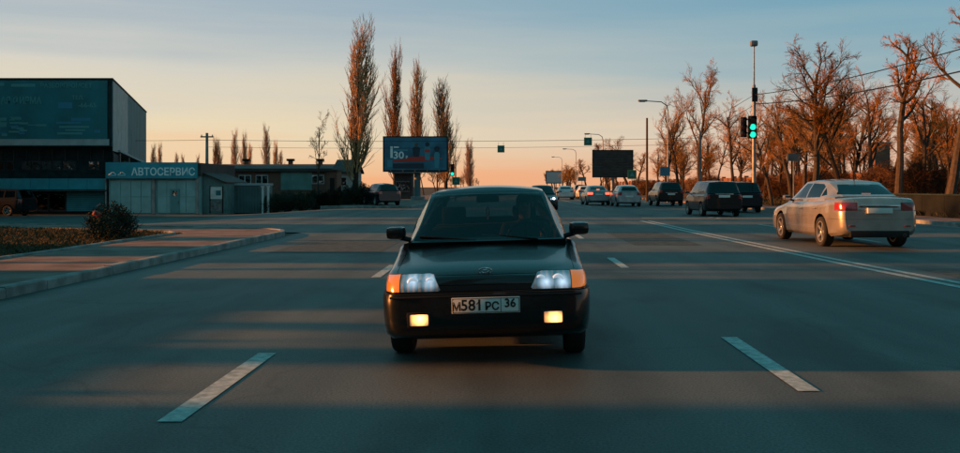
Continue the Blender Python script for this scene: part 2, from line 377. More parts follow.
def seam(x0, y0, y1, amp, seed, wd=.028):
    g = random.Random(seed); pts = []; x = x0; y = y0
    while y < y1: pts.append((x, y)); y += g.uniform(.35, .8); x = x0 + (x - x0) * .8 + g.uniform(-amp, amp)
    stripe(pts, wd, .0045).obj('tar_seam', M_tar, road)
seam(.35, 9.5, 30, .10, 3, .02)
dash = stripe([(0, 0), (0, 2.15)], .145, 0).mesh('lane_dash', M_paintline)
dg_ = 'dashes of the lane lines'
def put_dash(x, y, me=dash):
    o = link('lane_dash', me, road); o.location = (x, y, .006); return o
for y in (-3.2, 5.2, 13.5, 21.8, 30.1): put_dash(-1.94, y)
for y in (-2.4, 5.98, 15.1, 23.6): put_dash(2.02, y)
for y in range(66, 240, 8): put_dash(-1.9, y); put_dash(2.0, y)
for y in (6, 14, 22, 30.5, 38.5): put_dash(9.2, y); put_dash(12.35, y)
for y in range(62, 240, 8): put_dash(9.2, y); put_dash(12.35, y)
cl = [(6.6, -20), (6.42, 5), (6.33, 12), (6.08, 16.2), (5.86, 22), (5.70, 28), (5.6, 36)]
for off in (-.15, .15):
    stripe([(x + off, y) for x, y in cl], .15).obj('centre_line', M_paintline, road)
stripe([(5.9, 62), (5.9, 300)], .14).obj('centre_line', M_paintline, road)
stripe([(6.0, 39.5), (15.2, 39.5)], .4).obj('stop_line', M_paintline, road)
stripe([(15.15, -20), (15.15, 38)], .1).obj('edge_line', M_paintline, road)

# left pavement with its rounded corner, kerb stones round it
def arc(cx, cy, r, a0, a1, n): return [(cx + r * math.cos(R(lerp(a0, a1, i / n))), cy + r * math.sin(R(lerp(a0, a1, i / n)))) for i in range(n + 1)]
outer = [(-6.1, -20), (-6.1, 24.4)] + arc(-8.6, 24.9, 2.5, 0, 78, 8)[1:] + [(-9.6, 27.9), (-13, 29.3), (-20, 31.3), (-40, 35)]
inner = [(-8.75, -20), (-8.75, 23.6)] + arc(-9.4, 24.2, .65, 0, 80, 4)[1:] + [(-10.2, 25.2), (-13.6, 26.8), (-20, 28.9), (-40, 32.6)]
def inset(path, d):
    out = []
    for i, p in enumerate(path):
        a = Vector(path[max(i - 1, 0)]); b = Vector(path[min(i + 1, len(path) - 1)]); t = (b - a).normalized(); out.append((p[0] - t.y * d, p[1] + t.x * d))
    return out
o_in = inset(outer, .15); i_out = inset(inner, -.08)
pave_poly = o_in + i_out[::-1]
def poly_slab(poly, z0, z1):
    bm = bmesh.new(); vs = [bm.verts.new((x, y, z1)) for x, y in poly]; f = bm.faces.new(vs); bmesh.ops.triangulate(bm, faces=[f])
    r = bmesh.ops.extrude_face_region(bm, geom=bm.faces[:]); 
    for g in r['geom']:
        if isinstance(g, bmesh.types.BMVert): g.co.z = z0
    bmesh.ops.recalc_face_normals(bm, faces=bm.faces); bm.verts.index_update()
    m = MB(); m.add([v.co[:] for v in bm.verts], [[v.index for v in f.verts] for f in bm.faces]); bm.free(); return m
pave = tag(poly_slab(pave_poly, -.55, .115).obj('pavement', M_walk), kind='structure')
rng = random.Random(3)
def kerb_run(path, wid, z1, z0, parent, step=1.0, n0=0, n1=None, side_=1):
    L = [0]
    for i in range(1, len(path)): L.append(L[-1] + (Vector(path[i]) - Vector(path[i - 1])).length)
    def at(d):
        i = 0
        while i < len(L) - 2 and L[i + 1] < d: i += 1
        t = (d - L[i]) / (L[i + 1] - L[i]); return Vector(path[i]).lerp(Vector(path[i + 1]), t)
    d = 0
    while d < L[-1] - .3:
        a = at(d + .006); b = at(min(d + step, L[-1]) - .006); t = (b - a).normalized(); nn = Vector((-t.y, t.x)) * wid * side_
        dz = rng.uniform(-.008, .008); q = [a, b, b + nn, a + nn]; c = .018 * side_; nv = nn.normalized()
        m = MB(); zt = z1 + dz
        vs = [(p.x, p.y, z0) for p in q] + [(p.x, p.y, zt - .02) for p in q] + [(p.x, p.y, zt) for p in (a + nv * .018, b + nv * .018, q[2], q[3])]
        m.add(vs, [(0, 1, 5, 4), (1, 2, 6, 5), (2, 3, 7, 6), (3, 0, 4, 7), (4, 5, 9, 8), (5, 6, 10, 9), (6, 7, 11, 10), (7, 4, 8, 11), (8, 9, 10, 11), (3, 2, 1, 0)])
        m.obj('kerb_stone', M_kerb, parent); d += step
kerb_run([(-6.1, 4), (-6.1, 24.4)] + outer[2:-1], .145, .135, -.5, pave)
kerb_run([(-8.75, 8), (-8.75, 23.6)] + inner[2:-1], .075, .15, -.4, pave)
verge = tag(poly_slab(inner + [(-90, 40), (-90, -20)], -.5, .10).obj('verge', M_soil), kind='structure')
# left pavement beyond the crossing
pave2 = tag(MB().box(-12, -6.25, 58.6, 300, -.3, .11).obj('pavement', M_walk), kind='structure')
kerb_run([(-6.1, 58.5), (-6.1, 100)], .145, .135, -.3, pave2, 2.0)
kerb_run([(-12, 58.45), (-6.1, 58.45)], .145, .135, -.3, pave2, 1.5)
# right pavement and leaf covered bank
pave3 = tag(MB().box(15.56, 18.0, -20, 400, -.3, .11).obj('pavement', M_walk), kind='structure')
kerb_run([(15.405, 22), (15.405, 70)], .145, .135, -.3, pave3, 1.0, side_=-1)
bx = [18.0, 20, 23, 27, 34, 60, 140]
def bz(x, y): return .09 + .55 * ss((x - 18.2) / 9) + .05 * math.sin(x * 1.7 + y * .6)
tag(grid_sheet(bx, [-20] + list(range(10, 130, 4)) + [160, 220, 400], lambda x, y: bz(x, y) if x > 18 else .09).obj('bank', M_leaf), kind='structure')

# dead grass tufts on the left verge, nobody could count them
def grass(name, pts, parent=None, hmax=.11, m=M_grass, label=''):
    mb = MB()
    for (x, y, z) in pts:
        for k in range(5):
            a = rng.uniform(0, 6.28); h = rng.uniform(.3, 1) * hmax; r = rng.uniform(.01, .06); b = rng.uniform(.3, 1.2) * h
            px, py = x + math.cos(a) * r, y + math.sin(a) * r; n_ = Vector((-math.sin(a), math.cos(a))) * .008
            mb.add([(px - n_.x, py - n_.y, z - .01), (px + n_.x, py + n_.y, z - .01), (px + math.cos(a) * b * .4 + n_.x * .6, py + math.sin(a) * b * .4 + n_.y * .6, z + h * .6), (px + math.cos(a) * b, py + math.sin(a) * b, z + h)], [(0, 1, 2), (0, 2, 3)])
    return tag(mb.obj(name, m), label, 'grass', kind='stuff')
def in_verge(x, y):
    if y < 23.6: return x < -8.85
    if x > -13.6: return y < 25.1 + (-10.2 - x) * .47 and x < -9.3
    return y < 26.7 + (-13.6 - x) * .33
pts = []
while len(pts) < 5200:
    x, y = rng.uniform(-22, -8.8), rng.uniform(9, 32)
    if in_verge(x, y) and x > -.62 * y - 3: pts.append((x, y, .10))
grass('dry_grass', pts, label='thin dead grass covering the dark verge behind the pavement')
pts = [(x, y, bz(x, y)) for x, y in ((18.15 + 14 * rng.random() ** 1.6, rng.uniform(24, 90)) for _ in range(5200))]
grass('dry_grass', pts, hmax=.35, label='dead grass and leaf stalks on the bank under the bare trees')

# ------------------------------------------------------------------ cars
def interp(tab, y):
    "tab: rows (y, a, b, ...) with y descending"
    if y >= tab[0][0]: return tab[0][1:]
    for a, b in zip(tab, tab[1:]):
        if y >= b[0]:
            t = (a[0] - y) / (a[0] - b[0]); return tuple(lerp(p, q, t) for p, q in zip(a[1:], b[1:]))
    return tab[-1][1:]
SEC = [(0, 0), (.72, 0), (.90, .015), (.965, .09), (.985, .22), (.995, .36), (1.0, .52), (1.0, .64), (.985, .74), (.985, .80), (.972, .90), (.952, .95), (.91, .98), (.80, .995), (.55, 1.0), (.28, 1.0), (0, 1.0)]
def car_shell(stations, crown=.03, fslope=0., rslope=0., dark=M_dark, paint=None):
    "closed loft: stations rows (y, z_top, half_width, z_bottom), front first"
    mb = MB(); ys = []
    for a, b in zip(stations, stations[1:]):
        k = max(1, int((a[0] - b[0]) / .12)); ys += [lerp(a[0], b[0], i / k) for i in range(k)]
    ys.append(stations[-1][0]); ring = None; yf, yr = ys[0], ys[-1]
    for y in ys:
        zt, hw, zb = interp(stations, y); pts = []
        for (u, v) in SEC:
            z = zb + (zt - crown - zb) * v; z += crown * (1 - u * u) * (v >= .98); yy = y
            wf = max(0, 1 - (yf - y) / .5); wr = max(0, 1 - (y - yr) / .5)
            yy -= fslope * (z - .45) * wf; yy += rslope * (z - .45) * wr
            pts.append((u * hw, yy, z))
        full = pts + [(-x, y_, z) for x, y_, z in pts[-2:0:-1]]
        base = len(mb.v); mb.v += full; n = len(full)
        if ring is None: mb.f.append(tuple(range(base, base + n)))
        else: mb.f += [(ring + i, ring + (i + 1) % n, base + (i + 1) % n, base + i) for i in range(n)]
        ring = base
    mb.f.append(tuple(range(ring + n - 1, ring - 1, -1))); mb.m = [0] * len(mb.f)
    return mb.mesh('shell', paint)
def cab_shell(st, off=0., bulge=.06, rbulge=.04, down=.06, crown=.035, paint=None, crr=.055):
    "greenhouse loft, rows (y, z_top, w_top, w_belt, z_belt)"
    mb = MB(); ys = []
    st = [list(r) for r in st]
    if off:
        for r in st: r[1] -= off; r[2] -= off; r[3] -= off
        st[0][0] -= off * 1.5; st[-1][0] += off * 1.5
    for a, b in zip(st, st[1:]):
        k = max(1, int((a[0] - b[0]) / .09)); ys += [lerp(a[0], b[0], i / k) for i in range(k)]
    ys.append(st[-1][0]); ring = None
    yA, yF, yB, yE = st[0][0], st[1][0], st[-2][0], st[-1][0]
    for y in ys:
        zt, wt, wb, zb = interp(st, y); zt = max(zt, zb + .012); h = zt - zb
        r_ = min(crr, h * .5)
        pts = [(wb, zb - down - off)]
        for t in (0, .3, .6, .85): pts.append((lerp(wb, wt + .012, t) + .018 * math.sin(math.pi * t) * min(1, h / .4), zb + (h - r_) * t))
        pts += [(wt + .004, zb + h - r_ * .75), (wt - r_ * .25, zb + h - r_ * .22), (wt - r_, zb + h)]
        ww = wt - r_
        for u in (.85, .65, .45, .22, 0): pts.append((ww * u, zb + h + crown * (1 - u * u) * min(1, h / .3)))
        fw = max(0., min(1., (y - yF) / max(.01, yA - yF))) ; rw = max(0., min(1., (yB - y) / max(.01, yB - yE)))
        full = []
        for x, z in pts:
            k = (1 - (x / max(wb, .01)) ** 2)
            full.append((x, y + bulge * k * (fw * .7 + (.3 if y > yF - .1 else 0)) - rbulge * k * rw, z))
        full = full + [(-x, y_, z) for x, y_, z in full[-2::-1]]
        base = len(mb.v); mb.v += full; n = len(full)
        if ring is None: mb.f.append(tuple(range(base, base + n)))
        else: mb.f += [(ring + i, ring + (i + 1) % n, base + (i + 1) % n, base + i) for i in range(n)]
        ring = base
    mb.f.append(tuple(range(ring + n - 1, ring - 1, -1))); mb.m = [0] * len(mb.f)
    return mb.mesh('cab', paint)
def boxm(x0, x1, y0, y1, z0, z1, m=M_dark): return MB().box(x0, x1, y0, y1, z0, z1).mesh('cut', m)
def prismm(poly, a0, a1, ax, m=M_dark): return MB().prism_ax(poly, a0, a1, ax).mesh('cut', m)
def smooth(me, ang=32):
    me.polygons.foreach_set('use_smooth', [True] * len(me.polygons)); me.set_sharp_from_angle(angle=R(ang)); return me
def setmat(me, m):
    me.materials.clear(); me.materials.append(m); me.polygons.foreach_set('material_index', [0] * len(me.polygons)); return me

WHEELS = {}
def wheel_meshes(r, wid, style):
    k = (r, wid, style)
    if k in WHEELS: return WHEELS[k]
    rr = r * (.66 if style == 'steel' else .70); h = wid / 2
    ty = MB().lathe([(rr, -h * .8), (rr + .02, -h), (r * .93, -h), (r * .985, -h * .82), (r, -h * .6), (r, h * .6), (r * .985, h * .82), (r * .93, h), (rr + .02, h), (rr, h * .8)], 36, 'x', closed=True)
    rm = MB()
    rm.lathe([(rr + .003, -h * .85), (rr + .003, h * .9), (rr - .018, h * .9), (rr - .03, h * .5), (rr - .035, -h * .85)], 32, 'x', closed=True)
    rm.lathe([(.03, h * .45), (.055, h * .62), (.055, h * .3), (.03, h * .2)], 16, 'x', closed=True)
    rm.lathe([(.0005, h * .5), (.035, h * .5)], 12, 'x')
    nsp = 5 if style != 'steel' else 9
    for i in range(nsp):
        a = 2 * math.pi * i / nsp; c, s_ = math.cos(a), math.sin(a); wd = .034 if nsp == 5 else .03
        p0, p1 = (.03), rr - .015
        def q(rad, t, hh): return (hh, c * rad - s_ * t, s_ * rad + c * t)
        vs = [q(p0, -wd, h * .55), q(p0, wd, h * .55), q(p1, wd * .75, h * .72), q(p1, -wd * .75, h * .72), q(p0, -wd, h * .3), q(p0, wd, h * .3), q(p1, wd * .75, h * .4), q(p1, -wd * .75, h * .4)]
        rm.add(vs, [(0, 1, 2, 3), (7, 6, 5, 4), (0, 4, 5, 1), (1, 5, 6, 2), (2, 6, 7, 3), (3, 7, 4, 0)])
    rm.lathe([(.0005, -h * .2), (rr - .03, -h * .2), (rr - .03, -h * .25), (.0005, -h * .25)], 24, 'x', mi=1)
    WHEELS[k] = (ty.mesh('tyre', M_rubber, True), rm.mesh('rim', [M_rim if style != 'steel' else M_steel, M_dark], True))
    return WHEELS[k]

def car(name, label, cat, P, loc, rz, group=None, roll=0.):
    root = empty(name, loc, rz, label, cat, group)
    paint = P['paint']; wb2 = P['wb'] / 2; W = P['w']; det = P.get('detail', 1)
    roll_m = Matrix.Rotation(roll, 4, 'Y')
    def part(nm, me, parent=root, sm=True):
        if sm: smooth(me)
        if roll and parent is root: me.transform(roll_m)
        elif roll and not me.get('rolled'): me.transform(roll_m)
        return link(nm, me, parent)
    body = car_shell(P['st'], P.get('crown', .03), P.get('fs', .08), P.get('rs', .05), paint=paint)
    r = P['r']
    for s in (-1, 1):
        for yw in (wb2, -wb2):
            c = MB().lathe([(r + .055, s * W * .52), (r + .055, s * (W + .2))], 28, 'x', (0, yw, r + .01)).mesh('cut', M_dark)
            body = boolean(body, c, 'DIFFERENCE')
    g = P['cab']
    body = boolean(body, boxm(-g[1][3] + .06, g[1][3] - .06, g[-1][0] + .12, g[0][0] - .12, .38, 1.6), 'DIFFERENCE')
    sub = []
    def carve(nm, x0, x1, y0, y1, z0, z1, m=None, gap=.004, both=True, poly=None, pxz=None):
        nonlocal body
        outs = []
        for s in ((-1, 1) if both else (1,)):
            if pxz:
                cut = prismm([(s * p[0], p[1]) for p in pxz], y0, y1, 'y'); cx_ = sum(p[0] for p in pxz) / len(pxz); cz_ = sum(p[1] for p in pxz) / len(pxz)
                cut2 = prismm([(s * (cx_ + (p[0] - cx_) * 1.025), cz_ + (p[1] - cz_) * 1.05) for p in pxz], y0 - .004, y1, 'y')
            elif poly: cut = prismm(poly, s * x0, s * x1, 'x'); cut2 = prismm(poly, s * (x0 + .002), s * (x1 + .002), 'x')
            else:
                xa, xb = sorted((s * x0, s * x1)); cut = boxm(xa, xb, y0, y1, z0, z1)
                cut2 = boxm(xa - gap, xb + gap, y0 - gap, y1 + gap, z0 - gap, z1 + gap)
            p = boolean(body.copy(), cut, 'INTERSECT'); body = boolean(body, cut2, 'DIFFERENCE')
            if m: setmat(p, m)
            outs.append(part(nm, p))
        return outs
    # lamps, bumpers, doors, bonnet
    parts = {}
    for key, spec in P.get('carve', []):
        parts.setdefault(key, []).extend(carve(key, **spec))
    # cabin
    crr = P.get('crr', .055); wi = P.get('wsi', .07)
    cab = cab_shell(g, paint=paint, crr=crr); inner_ = cab_shell(g, off=.035, down=.12, paint=M_dark, crr=crr)
    cab = boolean(cab, inner_, 'DIFFERENCE')
    gl = P.get('glass', GL_dark)
    panes = []
    (yA, zA, wA, bA, hA), (yF, zF, wF, bF, hF), (yB, zB, wB, bB, hB), (yE, zE, wE, bE, hE) = g[0], g[1], g[-2], g[-1]
    e = .055
    ws = [(-(bA - wi), hA + .02), ((bA - wi), hA + .02), (wF - wi - .005, zF - .035), (wF - wi - .03, zF - .022), (-(wF - wi - .03), zF - .022), (-(wF - wi - .005), zF - .035)]
    panes.append(('windscreen', prismm(ws, yF - .02, yA + .3, 'y')))
    rw = P.get('rear_win', [(bE - .13, hE + .05), (wB - .12, zB - .05)])
    rwp = [(-rw[0][0], rw[0][1]), (rw[0][0], rw[0][1]), (rw[1][0], rw[1][1]), (-rw[1][0], rw[1][1])]
    panes.append(('rear_window', prismm(rwp, yE - .3, yB + .03, 'y')))
    for poly in P['side_win']:
        for s in (-1, 1): panes.append(('side_window', prismm(poly, s * .35, s * 1.2, 'x')))
    for nm, cut in panes:
        cc = cut.copy()
        p = boolean(cab.copy(), cut, 'INTERSECT'); cab = boolean(cab, cc, 'DIFFERENCE')
        if len(p.polygons): part(nm, setmat(p, gl))
    # split the roof panel from the pillars
    zr = min(zF, zB) - .012
    rp = boolean(cab.copy(), boxm(-2, 2, yB - .3, yF + .3, zr, 3), 'INTERSECT')
    cab = boolean(cab, boxm(-2, 2, yB - .3, yF + .3, zr - .001, 3), 'DIFFERENCE')
    part('roof', rp); part('pillars', cab)
    part('body', body)
    # wheels
    ty, rm = wheel_meshes(r, P.get('tw', .19), P.get('wheel', 'alloy'))
    for s in (-1, 1):
        for yw in (wb2, -wb2):
            wo_ = link('wheel', None, root); wo_.location = (s * (W - .10), yw, r - .004); wo_.empty_display_size = .1
            if s < 0: wo_.rotation_euler = (0, 0, math.pi)
            if yw > 0 and P.get('steer'): wo_.rotation_euler = (0, 0, (math.pi if s < 0 else 0) + P['steer'])
            link('tyre', ty, wo_); link('rim', rm, wo_)
    # mirrors
    ym, zm = P['mirror']
    for s in (-1, 1):
        x0 = s * (bA + .035)
        m = MB().cbox(-.088, .088, -.055, .062, -.056, .056, .042).xf(Matrix.Translation((s * (P.get('mx', bA + .17)), ym, zm)) @ Matrix.Rotation(s * -.2, 4, 'Z'))
        mo = part('mirror', m.mesh('mirror', P.get('mirror_mat', paint), True))
        ar = MB().tube([(s * (bA - .01), ym + .01, zm - .07), (s * (P.get('mx', bA + .17) - .02), ym, zm - .035)], .022, 8).mesh('arm', M_dark, True)
        if roll: ar.transform(roll_m)
        link('mirror_arm', ar, mo)
        if det:
            gm = MB().box(-.07, .07, -.055, -.051, -.042, .042).xf(Matrix.Translation((s * (P.get('mx', bA + .17)), ym, zm)) @ Matrix.Rotation(s * -.2, 4, 'Z')).mesh('mirror_glass', M_chrome)
            if roll: gm.transform(roll_m)
            link('mirror_glass', gm, mo)
    # seats, dashboard
    if P.get('interior', 1):
        for s in (-1, 1):
            seat = MB().cbox(-.23, .23, -.12, .02, .42, .98, .05).cbox(-.12, .12, -.12, -.03, 1.0, 1.17, .03).cbox(-.24, .24, -.1, .42, .38, .52, .05).xf(Matrix.Translation((s * .36, P.get('seat_y', -.05), 0)))
            part('seat', seat.mesh('seat', mat('seat_cloth', (.016, .017, .018), .9, spec=.1), True))
        part('rear_seat', MB().cbox(-.6, .6, g[-2][0] - .15, g[-2][0], .4, min(.98, hB + .06), .04).mesh('rear_seat', MATS['seat_cloth'], True))
        part('dashboard', MB().cbox(-bA + .1, bA - .1, yA - .5, yA - .13, .62, hA - .02, .05).mesh('dashboard', M_dark, True))
    if P.get('handles'):
        for y_, z_ in P['handles']:
            for s in (-1, 1):
                h = MB().cbox(s * (W - .004) - .018, s * (W - .004) + .018, y_ - .09, y_ + .09, z_ - .015, z_ + .015, .008).mesh('door_handle', paint, True)
                dl = [d for d in parts.get('door', []) if d.data.vertices and (d.data.vertices[0].co.x > 0) == (s > 0)]
                best = min(dl, key=lambda d: abs(sum(v.co.y for v in d.data.vertices) / len(d.data.vertices) - y_)) if dl else root
                part('door_handle', h, best)
    return root, part, parts

def carv(nm, x0, x1, y0, y1, z0, z1, m=None, both=True): return (nm, dict(x0=x0, x1=x1, y0=y0, y1=y1, z0=z0, z1=z1, m=m, both=both))
def plate(part, y, z, flip, w=.52, h=.112, txt=None, face=M_plate, parent=None):
    s = 1 if flip else -1
    p = part('number_plate', MB().cbox(-w / 2, w / 2, y - .006, y + .006, z - h / 2, z + h / 2, .004).mesh('number_plate', face))
    return p
def paintm(name, col, metal=.3, rough=.35, coat=.55): return mat(name, col, rough, metal, coat=coat, var=.12, scale=3.5, spec=.3)

# ---- the black sedan coming towards the camera
P_black = paintm('black_car_paint', (.004, .006, .0065), .0, .25, .42)
heroP = dict(
    paint=P_black, w=.825, wb=2.46, r=.283, tw=.175, wheel='steel', crown=.036, fs=.13, rs=.05, glass=GL_car, wsi=.045, crr=.07,
    st=[(1.985, .672, .655, .34), (1.97, .690, .715, .300), (1.94, .708, .752, .275), (1.88, .732, .790, .245), (1.72, .768, .818, .20), (1.23, .835, .825, .19), (.95, .888, .825, .18), (.86, .925, .825, .18),
        (0, .935, .825, .18), (-1.2, .95, .825, .19), (-1.55, .985, .818, .22), (-2.2, .985, .785, .28), (-2.31, .96, .76, .32), (-2.35, .88, .72, .36)],
    cab=[(.98, .895, .675, .70, .885), (.27, 1.318, .56, .745, .93), (-.15, 1.34, .56, .75, .935), (-.75, 1.315, .555, .75, .94), (-1.45, .985, .60, .70, .98)],
    side_win=[[(.62, .965), (-.25, .975), (-.25, 1.265), (.20, 1.265)], [(-.31, .975), (-.95, .985), (-.80, 1.26), (-.31, 1.265)]],
    mirror=(.74, .972), mx=.835, seat_y=-.15,
    carve=[('headlight', dict(x0=0, x1=0, y0=1.72, y1=2.2, z0=0, z1=0, m=M_lens, pxz=[(.352, .596), (.368, .586), (.662, .586), (.664, .590), (.664, .702), (.655, .707), (.44, .712), (.405, .704)])),
           ('indicator', dict(x0=0, x1=0, y0=1.70, y1=2.2, z0=0, z1=0, m=M_amber, pxz=[(.671, .586), (.80, .588), (.9, .600), (.9, .69), (.80, .698), (.671, .707)])),
           carv('grille', -.355, .355, 1.86, 2.2, .585, .625, M_dark, both=False),
           carv('bumper', -1, 1, 1.62, 2.3, .1, .570, None, both=False),
           carv('bonnet', -.70, .70, .97, 1.95, .70, 1.2, None, both=False),
           carv('door', .70, 1.0, -.28, .80, .25, 1.2), carv('door', .70, 1.0, -1.0, -.29, .25, 1.2),
           carv('tail_light', .42, 1.0, -2.4, -2.2, .70, .86, M_tail), carv('bumper', -1, 1, -2.5, -1.75, .1, .56, None, both=False)],
    handles=[(-.18, .80), (-.90, .80)], steer=-.03)
ROLL = R(1.5)
HX, HY = -.13, 8.70
HSX = .965
hero, hp, hparts = car('sedan', 'black older sedan with lit fog lamps driving towards us in the middle lane', 'car', heroP, (HX, HY, .003), math.pi, roll=ROLL)
rollm = Matrix.Rotation(ROLL, 4, 'Y')
def hpart(nm, mb, m, parent=None, sm=True):
    me = mb.mesh(nm, m, sm) if isinstance(mb, MB) else mb
    me.transform(rollm); return link(nm, me, parent or hero)
hero.scale = (HSX, 1, 1)
bump = hparts['bumper'][0]
for v in bump.data.vertices: v.co.y += .035; v.co.x *= 1.012
# fog lamps
for s in (-1, 1):
    fx = s * .515
    hb = hpart('fog_lamp', MB().cbox(fx - .095, fx + .095, 1.90, 2.035, .325, .440, .012), M_dark)
    hpart('lens', MB().cbox(fx - .072, fx + .072, 2.0, 2.043, .340, .425, .012), M_foglit, hb)
    hpart('side_marker', MB().cbox(s * .74 - .03, s * .74 + .03, 1.80, 1.925, .30, .345, .012), M_amber if s > 0 else M_dark)
# bumper slot and number plate
hpart('lower_grille', MB().cbox(-.36, .36, 1.93, 2.028, .305, .385, .01), M_dark)
hpart('bumper_strip', MB().cbox(-.74, .74, 1.90, 2.024, .542, .556, .004), M_dark)
pl = hpart('number_plate', MB().cbox(-.262, .262, 2.02, 2.036, .424, .540, .004), M_plate)
fr_ = MB()
for (a, b, c, d) in ((-.258, .258, .531, .535), (-.258, .258, .429, .433), (-.258, -.254, .429, .535), (.254, .258, .429, .535), (-.118, -.114, .429, .535)):
    fr_.box(a, b, 2.036, 2.0385, c, d)
hpart('plate_border', fr_, M_black, pl, False)
def plate_text(t, size, x, z, sx, bold):
    me = text_mesh(t, size, .0012, 'CENTER', sx, bold)
    me.transform(Matrix.Translation((x, 2.0385, z)) @ Matrix.Rotation(math.pi, 4, 'Z') @ FACE_CAM); me.materials.clear(); me.materials.append(M_black)
    hpart('plate_lettering', me, None, pl, False)
plate_text('М', .082, .225, .472, 1.0, .0022); plate_text('581', .113, .107, .481, 1.02, .0022); plate_text('РС', .082, -.048, .472, 1.0, .0022)
hpart('plate_lettering', MB().prism_ax([(.052, .508), (.058, .508), (.073, .492), (.066, .488)], 2.0385, 2.0397, 'y'), M_black, pl, False)
plate_text('36', .088, -.187, .492, 1.0, .002)
# badge on the nose: a ring with a small sail-and-hull mark
bd = MB(); pts = [(.052 * math.cos(a), 0, .026 * math.sin(a)) for a in [2 * math.pi * i / 24 for i in range(25)]]
bd.tube(pts, .0055, 6, False)
bd.tube([(.030, 0, -.006), (.012, 0, -.014), (-.016, 0, -.010), (-.030, 0, .002)], .0045, 6)
bd.tube([(.006, 0, -.012), (.016, 0, .012), (-.012, 0, .014), (-.004, 0, -.010)], .0035, 6)
bd.xf(Matrix.Translation((0, 1.905, .722)) @ Matrix.Rotation(R(-18), 4, 'X'))
hpart('badge', bd, M_chrome)
# reflector bowls behind the headlamp lens
for s in (-1, 1):
    for xx, rr in ((.43, .045), (.565, .05)):
        ring = MB().lathe([(rr, 0), (rr * .8, .012), (rr * .35, .004), (.001, .012)], 20, 'y', (s * xx, 1.94, .645))
        hd = [h for h in hparts['headlight'] if (h.data.vertices[0].co.x > 0) == (s > 0)][0]
        hpart('reflector', ring, mat('lamp_glow', (.6, .68, .75), .25, .3, emit=(.7, .85, 1), estr=.22), hd)
# wipers, rear-view mirror, steering wheel
for x0 in (-.45, .1):
    hpart('wiper', MB().tube([(x0, 1.015, .905), (x0 + .30, .975, .935), (x0 + .5, .93, .945)], .008, 6), M_dark)
rv = hpart('inside_mirror', MB().cbox(-.11, .11, .26, .29, 1.215, 1.275, .012), M_dark)
swm = MB(); c = Vector((-.36, .33, .86)); tilt = Matrix.Rotation(R(-25), 4, 'X')
swm.tube([tuple(c + tilt @ Vector((.18 * math.cos(a), 0, .18 * math.sin(a)))) for a in [2 * math.pi * i / 28 for i in range(29)]], .014, 8, False)
swm.tube([tuple(c), tuple(c + Vector((0, .28, -.12)))], .03, 8)
for a in (R(200), R(340), R(90)): swm.tube([tuple(c), tuple(c + tilt @ Vector((.18 * math.cos(a), 0, .18 * math.sin(a))))], .012, 6)
hpart('steering_wheel', swm, M_dark)
# small hanging ornament
def hero_w(p): return Matrix.Translation((HX, HY, .003)) @ Matrix.Rotation(math.pi, 4, 'Z') @ Matrix.Diagonal((HSX, 1, 1, 1)) @ rollm @ Vector(p)
orn = MB().tube([(0, 0, .0), (0, 0, -.05)], .002, 5)
orn.tube([(.016 * math.cos(a), 0, -.085 + .035 * math.sin(a)) for a in [2 * math.pi * i / 18 for i in range(19)]], .007, 6, False)
orn.tube([(0, 0, -.12), (0, 0, -.16)], [.004, .010], 6)
oo = orn.obj('hanging_ornament', mat('red_ornament', (.45, .05, .03), .5), smooth=True); oo.location = hero_w((.0, .275, 1.214))
tag(oo, 'small red loop ornament hanging under the inside mirror of the black sedan', 'ornament')

# driver: one continuous skinned body seated at the wheel
def skin_body(name, verts, edges, rads, root_i, m, sub=1):
    me = bpy.data.meshes.new(name); me.from_pydata(verts, edges, []); o = link(name, me)
    md = o.modifiers.new('s', 'SKIN'); md.use_smooth_shade = True
    for i, sv in enumerate(me.skin_vertices[0].data):
        sv.radius = rads[i] if isinstance(rads[i], tuple) else (rads[i], rads[i]); sv.use_root = (i == root_i)
    o.modifiers.new('u', 'SUBSURF').levels = sub; o.modifiers['u'].render_levels = sub
    dg = bpy.context.evaluated_depsgraph_get(); out = bpy.data.meshes.new_from_object(o.evaluated_get(dg)); bpy.data.objects.remove(o)
    return out
V = []; E = []; RR = []
def jv(p, r, frm=None):
    V.append(p); RR.append(r)
    if frm is not None: E.append((frm, len(V) - 1))
    return len(V) - 1
ox = -.36; sy = -.02
pel = jv((ox, sy, .56), (.15, .12)); wa = jv((ox, sy - .03, .72), (.15, .11), pel); ch = jv((ox, sy - .02, .90), (.18, .12), wa); nb = jv((ox, sy, 1.00), (.09, .07), ch)
nk = jv((ox, sy + .03, 1.06), .052, nb); hd0 = jv((ox, sy + .06, 1.12), (.068, .078), nk); hd1 = jv((ox, sy + .06, 1.19), (.074, .09), hd0); hd2 = jv((ox, sy + .04, 1.245), (.055, .065), hd1)
nose = jv((ox, sy + .155, 1.165), .010, hd1)
for s in (-1, 1):
    sh = jv((ox + s * .19, sy, .965), .062, ch); el = jv((ox + s * .25, sy + .16, .76), .048, sh); wr = jv((ox + s * .17, sy + .30, .88), .030, el); pa = jv((ox + s * .165, sy + .345, .90), (.034, .020), wr)
    for k, (dx, dz) in enumerate(((.02, .03), (.012, .012), (.012, -.008), (.016, -.026))):
        f1 = jv((ox + s * (.165 + dx * .2), sy + .385, .90 + dz), .0095, pa); jv((ox + s * (.155), sy + .375, .925 + dz * 1.2), .008, f1)
    t1 = jv((ox + s * .14, sy + .35, .93), .010, pa); jv((ox + s * .14, sy + .375, .945), .008, t1)
    hp_ = jv((ox + s * .09, sy + .05, .54), .095, pel); kn = jv((ox + s * .14, sy + .48, .60), .065, hp_); an = jv((ox + s * .12, sy + .80, .40), .045, kn); jv((ox + s * .12, sy + .92, .42), .035, an)
pm = skin_body('person', V, E, RR, 0, None, 1)
